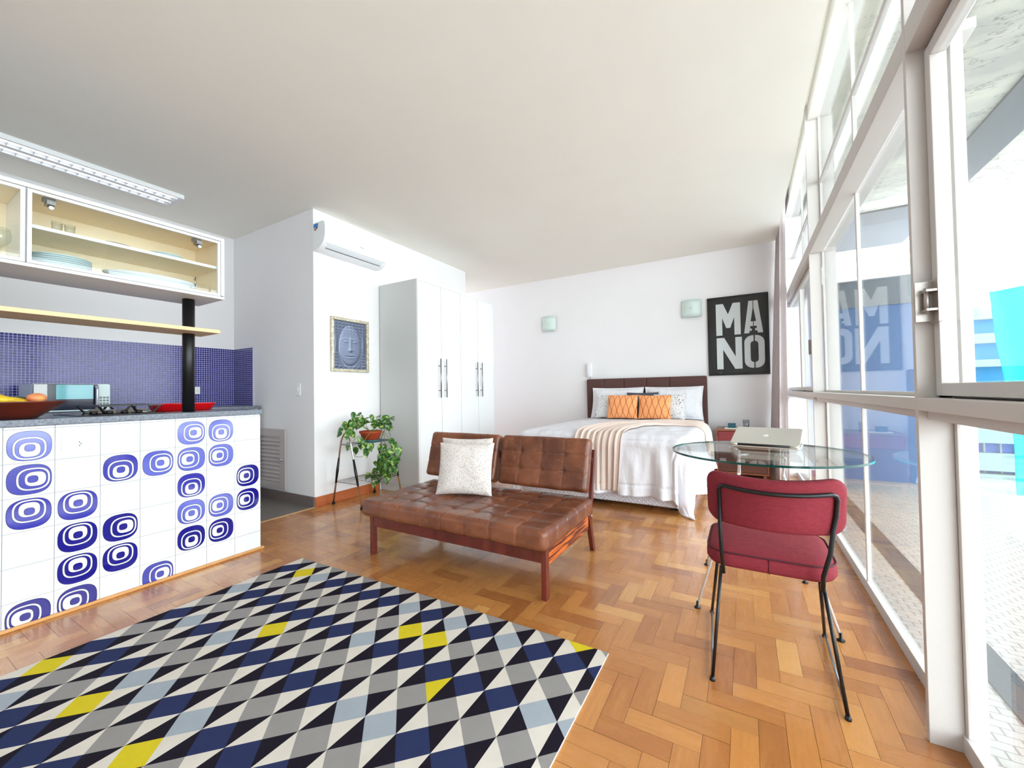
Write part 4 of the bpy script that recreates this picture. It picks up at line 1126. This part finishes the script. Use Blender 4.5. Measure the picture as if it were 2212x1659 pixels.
th = obj('throw_blanket', MB().grid(thr, 130, 150), M_throw); q = th.modifiers.new('s', 'SOLIDIFY'); q.thickness = .005
tag(th, 'beige knitted throw in loose folds across the bed', 'throw blanket')
# pillows on the bed
M_lin2 = fabric('white pillowcase', (226, 226, 231), .85, .97, wr=12)
G_ = 'white pillows against the headboard'
pillow('bed_pillow', 'large white pillow on the left, leaning on the brown headboard', 'pillow', -1.475, 5.33, .838, .69, .42, .15, 0, .26, M_lin2, G_, flange=.07, seed=1, wr=.008)
pillow('bed_pillow', 'large white pillow on the right, leaning on the brown headboard', 'pillow', -.772, 5.33, .838, .69, .42, .15, 0, .26, M_lin2, G_, flange=.07, seed=8, wr=.008)
ms2 = Mat('white cushion with scribbled lines', rgb(238, 238, 238), .9); u2 = ms2.coord('Object')
vv = ms2.voro(ms2.mapped(u2, (58, 8, 84)), 1.0, 'DISTANCE_TO_EDGE'); ms2.set('Base Color', ms2.mix(vv.lt(.05), rgb(240, 240, 240), rgb(66, 62, 66)))
pillow('throw_pillow', 'white cushion with scribbled black lines behind the left orange cushion', 'cushion', -1.515, 5.125, .797, .36, .31, .10, 0, .30, ms2.m, None, seed=3)
pillow('throw_pillow', 'white cushion with scribbled black lines behind the right orange cushion', 'cushion', -.79, 5.125, .797, .36, .31, .10, 0, .30, ms2.m, None, seed=6)
pillow('throw_pillow', 'dark grey cushion showing only above the orange cushions', 'cushion', -1.12, 5.195, .812, .39, .335, .09, 0, .28, fabric('charcoal cushion', (84, 86, 96)), None, seed=9)
mo_ = Mat('orange ogee cushion', rgb(238, 160, 104), .85, spec=.2); ou = mo_.xyz(mo_.coord('UV'))
sx_ = ou[0]*10.; A_ = (ou[1]*2*PI*1.25+.9).cos()*.42
d1 = ((sx_-A_)/2.).fract(); d2 = ((sx_+A_-1.)/2.).fract()
dd1 = (d1-.5).abs(); dd2 = (d2-.5).abs(); ln_ = dd1.max(dd2).gt(.45)
mo_.set('Base Color', mo_.mix(ln_*.85, mo_.mix(mo_.noise(mo_.coord(), 30, 3), rgb(236, 152, 96), rgb(246, 176, 122)), rgb(160, 84, 40)))
mo_.bump(ln_*-1.0+1.0, .4, .004)
pillow('throw_pillow', 'orange patterned cushion, left of the pair at the front of the pillows', 'cushion', -1.315, 5.0, .800, .375, .30, .10, 0, .26, mo_.m, None, seed=11)
pillow('throw_pillow', 'orange patterned cushion, right of the pair at the front of the pillows', 'cushion', -.935, 5.0, .797, .375, .295, .10, 0, .26, mo_.m, None, seed=14)

# ------------------------------------------------------------------ things on the far wall
msc = Mat('frosted pale glass', rgb(206, 224, 218), .3); mscb = msc.m
for i, (x0, x1) in enumerate(((-2.633, -2.406), (-.670, -.440))):
    s_ = thing('wall_sconce', ['curved frosted glass wall light on the left, nearer the wardrobe', 'curved frosted glass wall light beside the black poster'][i], 'wall light', ((x0+x1)/2, YB, 1.905), 'wall lights above the bed')
    def sf(u, v, x0=x0, x1=x1): return Vector((x0+u*(x1-x0), YB-.022-.055*sin(PI*u)**.8, 1.905+v*.215))
    o = obj('glass_shade', MB().grid(sf, 24, 4), mscb, s_); q = o.modifiers.new('s', 'SOLIDIFY'); q.thickness = .006
    xm = (x0+x1)/2
    obj('back_plate', B(x0+.015, x1-.015, YB-.018, YB-.0005, 1.96, 2.06), M_steel, s_, bevel=.002)
    obj('clip', MB().tube([(xm, YB-.018, 2.01), (xm, YB-.087, 2.01)], .006, 10), M_chrome, s_)
# intercom handset
ih = thing('intercom_handset', 'white wall intercom handset above the left end of the headboard', 'intercom', (-1.9, YB, 1.19))
obj('cradle', B(-1.932, -1.872, YB-.03, YB-.0005, 1.20, 1.39), M_plastic, ih, bevel=.006)
obj('handset', MB().rings([[(-1.902+a, YB-.03-d, 1.295+b) for a, b in rrect(w_, h_, .012, 5)] for w_, h_, d in ((.05, .19, .0), (.058, .205, .008), (.058, .205, .026), (.048, .192, .034))]), simple('handset plastic', (226, 226, 230), .3), ih)
obj('cord', MB().tube([(-1.892, YB-.03, 1.205), (-1.888, YB-.025, 1.17), (-1.888, YB-.012, 1.13), (-1.89, YB-.01, 1.0)], .003, 8), simple('cord grey', (150, 150, 154), .5), ih)

# poster
po = thing('framed_poster', 'black framed poster reading MA NO in white stencil letters', 'poster', (-.05, YB, 1.16))
q0, q1, z0, z1 = -.376, .262, 1.163, 2.116
mb = MB(); e = .018
mb.box(q0, q1, YB-.026, YB-.002, z0, z0+e); mb.box(q0, q1, YB-.026, YB-.002, z1-e, z1); mb.box(q0, q0+e, YB-.026, YB-.002, z0+e, z1-e); mb.box(q1-e, q1, YB-.026, YB-.002, z0+e, z1-e)
obj('frame', mb, simple('poster frame black', (16, 15, 17), .3), po, bevel=.002)
obj('sheet', B(q0+e, q1-e, YB-.012, YB-.003, z0+e, z1-e), simple('poster black', (12, 10, 12), .6), po)
L = MB()
def pg(pts): L.poly(pts, 'y', YB-.0135, YB-.0121)
pg([(-.283, 2.031), (-.205, 2.031), (-.153, 1.90), (-.101, 2.031), (-.023, 2.031), (-.023, 1.648), (-.089, 1.648), (-.089, 1.86), (-.132, 1.735), (-.174, 1.735), (-.217, 1.86), (-.217, 1.648), (-.283, 1.648)])
pg([(.062, 2.034), (.104, 2.034), (.104, 1.945), (.080, 1.79), (.104, 1.79), (.104, 1.735), (.074, 1.735), (.074, 1.705), (.090, 1.705), (.090, 1.680), (.068, 1.680), (.064, 1.653), (.012, 1.653)])
pg([(.112, 2.034), (.155, 2.034), (.203, 1.653), (.150, 1.653), (.146, 1.680), (.124, 1.680), (.124, 1.705), (.140, 1.705), (.140, 1.735), (.112, 1.735), (.112, 1.79), (.136, 1.79), (.112, 1.945)])
pg([(-.282, 1.618), (-.200, 1.618), (-.082, 1.385), (-.082, 1.618), (-.014, 1.618), (-.014, 1.238), (-.090, 1.238), (-.214, 1.475), (-.214, 1.238), (-.282, 1.238)])
cx_, cz_ = .112, 1.434; oo = rrect(.204, .384, .085, 8, cx_, cz_); ii = rrect(.080, .250, .038, 8, cx_, cz_)
for sg in (-1, 1):
    op = [p for p in oo if (p[0]-cx_)*sg > .012]; ip = [p for p in ii if (p[0]-cx_)*sg > .012]
    op.sort(key=lambda p: math.atan2(p[1]-cz_, (p[0]-cx_)*sg)); ip.sort(key=lambda p: -math.atan2(p[1]-cz_, (p[0]-cx_)*sg))
    g_ = .007*sg+cx_
    pts = [(g_, cz_-.192)]+op+[(g_, cz_+.192), (g_, cz_+.125)]+ip+[(g_, cz_-.125)]
    n = len(op)+2; outer = [(g_, cz_-.192)]+op+[(g_, cz_+.192)]; inner = ([(g_, cz_+.125)]+ip+[(g_, cz_-.125)])[::-1]
    for i in range(len(outer)-1):
        k0 = round(i*(len(inner)-1)/(len(outer)-1)); k1 = round((i+1)*(len(inner)-1)/(len(outer)-1))
        f_ = [outer[i], outer[i+1], inner[k1]]+([inner[k0]] if k0 != k1 else [])
        L.poly(f_, 'y', YB-.0135, YB-.0121)
obj('lettering', L, simple('poster letters', (214, 218, 220), .6), po)
obj('mark', B(-.262, -.232, YB-.0132, YB-.0121, 1.193, 1.199), simple('poster mark', (120, 116, 118), .6), po)
obj('glazing', B(q0+e-.002, q1-e+.002, YB-.018, YB-.016, z0+e-.002, z1-e+.002), thin_glass('poster glass', (.985, .99, .99, 1), .30), po)

# ------------------------------------------------------------------ nightstand
M_ns = wood('nightstand wood', (146, 84, 54), (104, 54, 36), .4, (4, 30, 30))
ns = thing('nightstand', 'dark brown wooden nightstand with a red drawer front beside the bed', 'nightstand', (-.04, 5.28, 0))
NX0, NX1, NY0, NY1, NZ = -.290, .205, 5.08, 5.49, .548
mb = MB(); mb.box(NX0, NX1, NY0, NY1, NZ-.018, NZ); mb.box(NX0, NX0+.016, NY0, NY1, .06, NZ-.018); mb.box(NX1-.016, NX1, NY0, NY1, .06, NZ-.018); mb.box(NX0+.016, NX1-.016, NY1-.012, NY1, .06, NZ-.018); mb.box(NX0+.016, NX1-.016, NY0, NY1-.012, .06, .078)
obj('carcass', mb, M_ns, ns, bevel=.002)
obj('drawer', B(NX0+.019, NX1-.019, NY0-.004, NY0+.014, .405, NZ-.022), simple('red drawer', (122, 44, 48), .4), ns, bevel=.003)
obj('door', B(NX0+.019, NX1-.019, NY0+.001, NY0+.014, .082, .40), wood('dark door wood', (96, 50, 36), (66, 34, 26)), ns, bevel=.002)
for x in (NX0+.02, NX1-.05):
    for y in (NY0+.02, NY1-.05): obj('leg', B(x, x+.03, y, y+.03, 0, .06), M_ns, ns)
o = obj('notebook', B(-.205, -.03, 5.14, 5.30, NZ, NZ+.010), simple('cream paper', (232, 226, 214), .7), bevel=.001); tag(o, 'thin cream notebook lying on the nightstand under the teal box', 'notebook')
o = obj('small_box', B(-.175, -.096, 5.17, 5.25, NZ+.010, NZ+.060), simple('teal box', (30, 78, 92), .5), bevel=.002); tag(o, 'small dark teal box on the nightstand', 'box')
gls = MB().lathe([(.026, 0), (.030, .002), (.034, .105), (.032, .105), (.028, .006), (.001, .006)], .005, 5.20, NZ, 28)
dg = thing('drinking_glass', 'clear tumbler of water on the nightstand', 'glass', (.005, 5.20, NZ))
obj('glass', gls, thin_glass('clear tumbler', (.86, .88, .90, 1), 1.5), dg)
obj('water', MB().lathe([(.027, 0), (.031, .072), (.001, .072)], .005, 5.20, NZ+.007, 24), thin_glass('water', (.86, .88, .90, 1), .7), dg)

# ------------------------------------------------------------------ glass table
GT = .700; gcx, gcy, gr = .068, 2.266, .40
tb = thing('glass_table', 'round clear glass table on chrome wire trestles', 'table', (gcx, gcy, 0))
mge = bpy.data.materials.new('green glass edge'); mge.use_nodes = True
b_ = mge.node_tree.nodes['Principled BSDF']; b_.inputs['Base Color'].default_value = rgb(12, 74, 66); b_.inputs['Roughness'].default_value = .1
b_.inputs['Transmission Weight'].default_value = .1
def disc(z, r, n=96): return [(gcx+r*cos(2*PI*i/n), gcy+r*sin(2*PI*i/n), z) for i in range(n)]
mb = MB(); n = 96
vs = disc(GT-.009, gr)+disc(GT, gr); mb.add(vs, [tuple(reversed(range(n))), tuple(range(n, 2*n))], 0)
mb.add(vs, [(i, (i+1) % n, n+(i+1) % n, n+i) for i in range(n)], 1, True)
obj('glass_top', mb, [thin_glass('table glass', (.97, .99, .982, 1), .75), mge], tb)
M_bright = simple('bright plated wire', (226, 228, 232), .25, .45)
def trestle(xt, s_):      # s_ = -1 left, +1 right
    xf = xt+s_*.175*1.0 if s_ < 0 else xt+.155
    fA, fB = (xf, 2.03, .012), (xf-(.0 if s_ < 0 else .06), 2.545, .012); r = .0055
    wz = .585; w1 = (xt, 2.285, wz); w2 = (xt-.004*s_, 2.295, wz-.01)
    mb = MB()
    h1, h2 = (xt+.004, 2.405, .686), (xt+.004, 2.205, .686)
    zt = .6852
    mb.tube(arc3([fA, w1, (h1[0], h1[1], zt), (h1[0]-.012+.03*s_, h1[1]+.065, zt)], .018), r, 10)
    mb.tube(arc3([fB, w2, (h2[0], h2[1], zt), (h2[0]+.035*s_*-1, h2[1]+.02, zt)], .018), r, 10)
    a = Vector(fA).lerp(Vector(w1), .07); b = Vector(fB).lerp(Vector(w2), .07)
    c1 = Vector(w2)+Vector((-s_*.05, .0, -.10)); 
    mb.tube(arc3([Vector(fB).lerp(Vector(w2), .80), a+Vector((-s_*.004, .05, .0)), a], .02), .0032, 8)
    mb.tube(arc3([Vector(fA).lerp(Vector(w1), .80), b+Vector((-s_*.004, -.05, .0)), b], .02), .0032, 8)
    mb.tube([Vector(fA).lerp(Vector(w1), .55), c1, Vector(fB).lerp(Vector(w2), .55)], .0032, 8)
    tr = obj('trestle', mb, M_bright, tb)
    for f_ in (fA, fB): obj('foot_pad', MB().lathe([(.013, 0), (.014, .004), (.006, .010), (.005, .03), (.001, .03)], f_[0], f_[1], 0, 18), M_black, tr)
    for p_ in ((h1[0]-.012+.03*s_, h1[1]+.065), (h2[0]-.035*s_, h2[1]+.02)): obj('rubber_pad', MB().lathe([(.008, 0), (.008, .0048), (.001, .0048)], p_[0], p_[1], .6858, 14), simple('clear rubber', (200, 205, 205), .3), tr)
trestle(-.035, -1); trestle(.150, 1)

# laptop
lp = thing('laptop', 'silver laptop half closed on the glass table, its lid facing the room', 'laptop', (.08, 2.45, GT))
ang = math.atan2(2.353-2.404, .222+.073)
LMx = Matrix.Translation((-.0725, 2.400, GT)) @ Matrix.Rotation(ang, 4, 'Z')
M_alu = simple('laptop aluminium', (206, 203, 196), .38, .45)
WL, DL = .298, .205
def xf(mb, m): mb.v = [m @ v for v in mb.v]; return mb
obj('base', xf(MB().poly(rrect(WL, DL, .012, 4, WL/2, DL/2), 'z', .001, .012), LMx), M_alu, lp, bevel=.002)
Lid = LMx @ Matrix.Translation((0, .002, .0185)) @ Matrix.Rotation(math.radians(19), 4, 'X')
lid = obj('lid', xf(MB().poly(rrect(WL, DL, .012, 4, WL/2, DL/2), 'z', -.002, .003), Lid), M_alu, lp, bevel=.0015)
obj('screen', xf(MB().box(.012, WL-.012, .012, DL-.012, -.0026, -.0021), Lid), simple('screen black', (20, 20, 24), .2), lid)
ap = MB(); k = 26; pts = []
for i in range(k):
    a = 2*PI*i/k; r = .0125*(1-.10*math.exp(-((a-PI/2)/.35)**2)-.07*math.exp(-((a-3*PI/2)/.3)**2)); x_ = r*cos(a)*1.02; y_ = r*sin(a)
    dd_ = math.hypot(x_-.0155, y_-.002)
    if dd_ < .0062: x_ = .0155-.0062*(.0155-x_)/dd_; y_ = .002+.0062*(y_-.002)/dd_
    pts.append((WL/2+x_, DL/2-.002+y_))
ap.poly(pts, 'z', .003, .0034)
ap.poly([(WL/2+.001+.0055*u_, DL/2+.0115+.0065*w_) for u_, w_ in ((0, 0), (.15, .45), (.5, .85), (.85, 1), (.85, .55), (.55, .15))], 'z', .003, .0034)
obj('logo', xf(ap, Lid), simple('logo white', (246, 246, 244), .2), lid)
obj('hinge', xf(MB().tube([(.036, .0, .0135), (WL-.04, .0, .0135)], .0055, 12), LMx), simple('hinge black', (14, 14, 16), .4), lp)
obj('hinge_cap', xf(MB().tube([(.002, .0, .0135), (.034, .0, .0135)], .0055, 12).tube([(WL-.038, .0, .0135), (WL-.002, 0, .0135)], .0055, 12), LMx), M_alu, lp)
kb = MB()
for i in range(13):
    for j in range(5): kb.box(.022+i*.0197, .038+i*.0197, .02+j*.019, .035+j*.019, .012, .0128)
obj('keyboard', xf(kb, LMx), M_black, lp)

# ------------------------------------------------------------------ red chair
M_red = Mat('red chair fabric', rgb(126, 40, 52), .8, spec=.25)
rv_ = M_red.coord(); M_red.set('Base Color', M_red.mix(M_red.noise(M_red.mapped(rv_, (60, 60, 200)), 1, 3), rgb(112, 34, 44), rgb(142, 50, 60))); M_red.bump(M_red.noise(rv_, 500, 2), .25, .002)
M_red = M_red.m
M_redp = simple('chair piping', (74, 18, 30), .7)
ch = thing('chair', 'red upholstered chair with black tubular frame at the glass table', 'chair', (.06, 1.8, 0))
# seat: rounded slab
sc_, sw2, sd2 = (.058, 1.825), .395, .375
secs = [(-.030, -.010, 0), (-.012, .351-.36, 0)]
def rings_slab(cx, cy, w, h, rad, prof, place):
    rs = []
    for inset, z in prof: rs.append([place(a, b, z) for a, b in rrect(w-2*inset, h-2*inset, max(.012, rad-inset), 8, cx, cy)])
    return rs
seat_prof = [(.17, .358), (.03, .357), (.008, .362), (.0, .375), (.0, .398), (.004, .410), (.014, .418), (.04, .424), (.09, .428), (.15, .430), (.185, .4305)]
mb = MB().rings(rings_slab(*sc_, sw2, sd2, .085, seat_prof, lambda a, b, z: Vector((a, b, z))))
st_ = obj('seat', mb, M_red, ch)
pp = [Vector((a, b, .413)) for a, b in rrect(sw2-.006, sd2-.006, .083, 8, *sc_)]
obj('piping', MB().tube(pp, .003, 6, closed=True), M_redp, st_)
obj('seam', MB().tube([(.058, 1.6375, .362), (.058, 1.636, .38), (.058, 1.638, .41)], .0016, 6), M_redp, st_)
bcx, bw, bh, bz = .072, .398, .188, .622
def bplace(a, b, t_):
    # a across, b up, t_ thickness towards the sitter
    y = 1.540+.082*((a-bcx)/(bw/2))**2-.22*(b-bz)*.9+t_
    return Vector((a, y, b-.013*(1-((a-bcx)/(bw/2))**2)*((b-bz)/(bh/2)+1)/2))
prof = [(.085, .0), (.05, 0), (.012, .001), (.002, .006), (0, .014), (0, .028), (.003, .037), (.015, .043), (.05, .048), (.085, .050)]
def brings():
    rs = []
    for inset, t_ in prof:
        rs.append([bplace(a, b, t_) for a, b in rrect(bw-2*inset, bh-2*inset, max(.010, .045-inset), 8, bcx, bz, 14)])
    return rs
mb = MB(); R_ = brings(); mb.rings(R_, cap0=False, cap1=False)
# close both faces with strips that follow the bend
def capstrip(inset, t_, flip):
    w_ = bw-2*inset; h_ = bh-2*inset
    mb.grid(lambda u, v: bplace(bcx-w_/2*(1 if not flip else -1)+(w_ if not flip else -w_)*u, bz-h_/2+h_*v, t_), 30, 4)
capstrip(.0835, 0, False); capstrip(.0835, .050, True)
def slab_face(t_, flip):
    W_, H_ = bw-.024, bh-.024
bo = obj('backrest', mb, M_red, ch)
pp = [bplace(a, b, .041) for a, b in rrect(bw-.008, bh-.008, .042, 8, bcx, bz, 14)]
obj('piping', MB().tube(pp, .003, 6, closed=True), M_redp, bo)
# back tube
def bt(a, b): p_ = bplace(a, b, -.007); return p_
pts = [Vector((-.080, 1.615, .350)), Vector((-.084, 1.598, .44)), Vector((-.086, 1.588, .52)), bt(-.086, .56), bt(-.086, .62), bt(-.086, .655)]
pts += [bt(-.080, .668)]+[bt(-.07+.0295*i, .672) for i in range(11)]+[bt(.237, .666), bt(.241, .652), bt(.238, .60), bt(.230, .55)]
pts += [Vector((.218, 1.580, .48)), Vector((.203, 1.605, .40)), Vector((.200, 1.612, .350))]
obj('back_tube', MB().tube(pts, .0068, 12), M_black, ch)
sf_ = MB().tube([(-.085, 1.66, .352), (-.105, 1.95, .352)], .006, 8).tube([(.205, 1.66, .352), (.225, 1.95, .352)], .006, 8).tube([(-.088, 1.69, .352), (.208, 1.69, .352)], .006, 8).tube([(-.10, 1.9, .352), (.222, 1.9, .352)], .006, 8)
sf_.tube([(-.080, 1.615, .353), (-.085, 1.66, .352)], .006, 8).tube([(.200, 1.612, .353), (.205, 1.66, .352)], .006, 8)
obj('seat_frame', sf_, M_black, ch)
for (xa, ya), (xb, yb) in (((-.088, 1.635), (-.119, 1.552)), ((.205, 1.635), (.246, 1.561))):
    obj('leg', MB().tube([(xa, ya, .365), (xb, yb, .006)], .0058, 10), M_black, ch)
for (xa, ya), (xb, yb) in (((-.104, 1.74), (-.150, 2.015)), ((.208, 1.74), (.255, 2.035))):
    obj('leg', MB().tube([(xa, ya, .356), (xb, yb, .006)], .0058, 10), M_black, ch)
for (xa, ya), (xb, yb) in (((-.119, 1.552), (-.150, 2.015)), ((.246, 1.561), (.255, 2.035))):
    obj('runner', MB().tube([(xa, ya, .012), (xb, yb, .012)], .0045, 10), M_steel, ch)
    for x, y in ((xa, ya), (xb, yb)): obj('foot', MB().lathe([(.009, 0), (.009, .006), (.006, .014), (.001, .014)], x, y, 0, 14), M_black, ch)
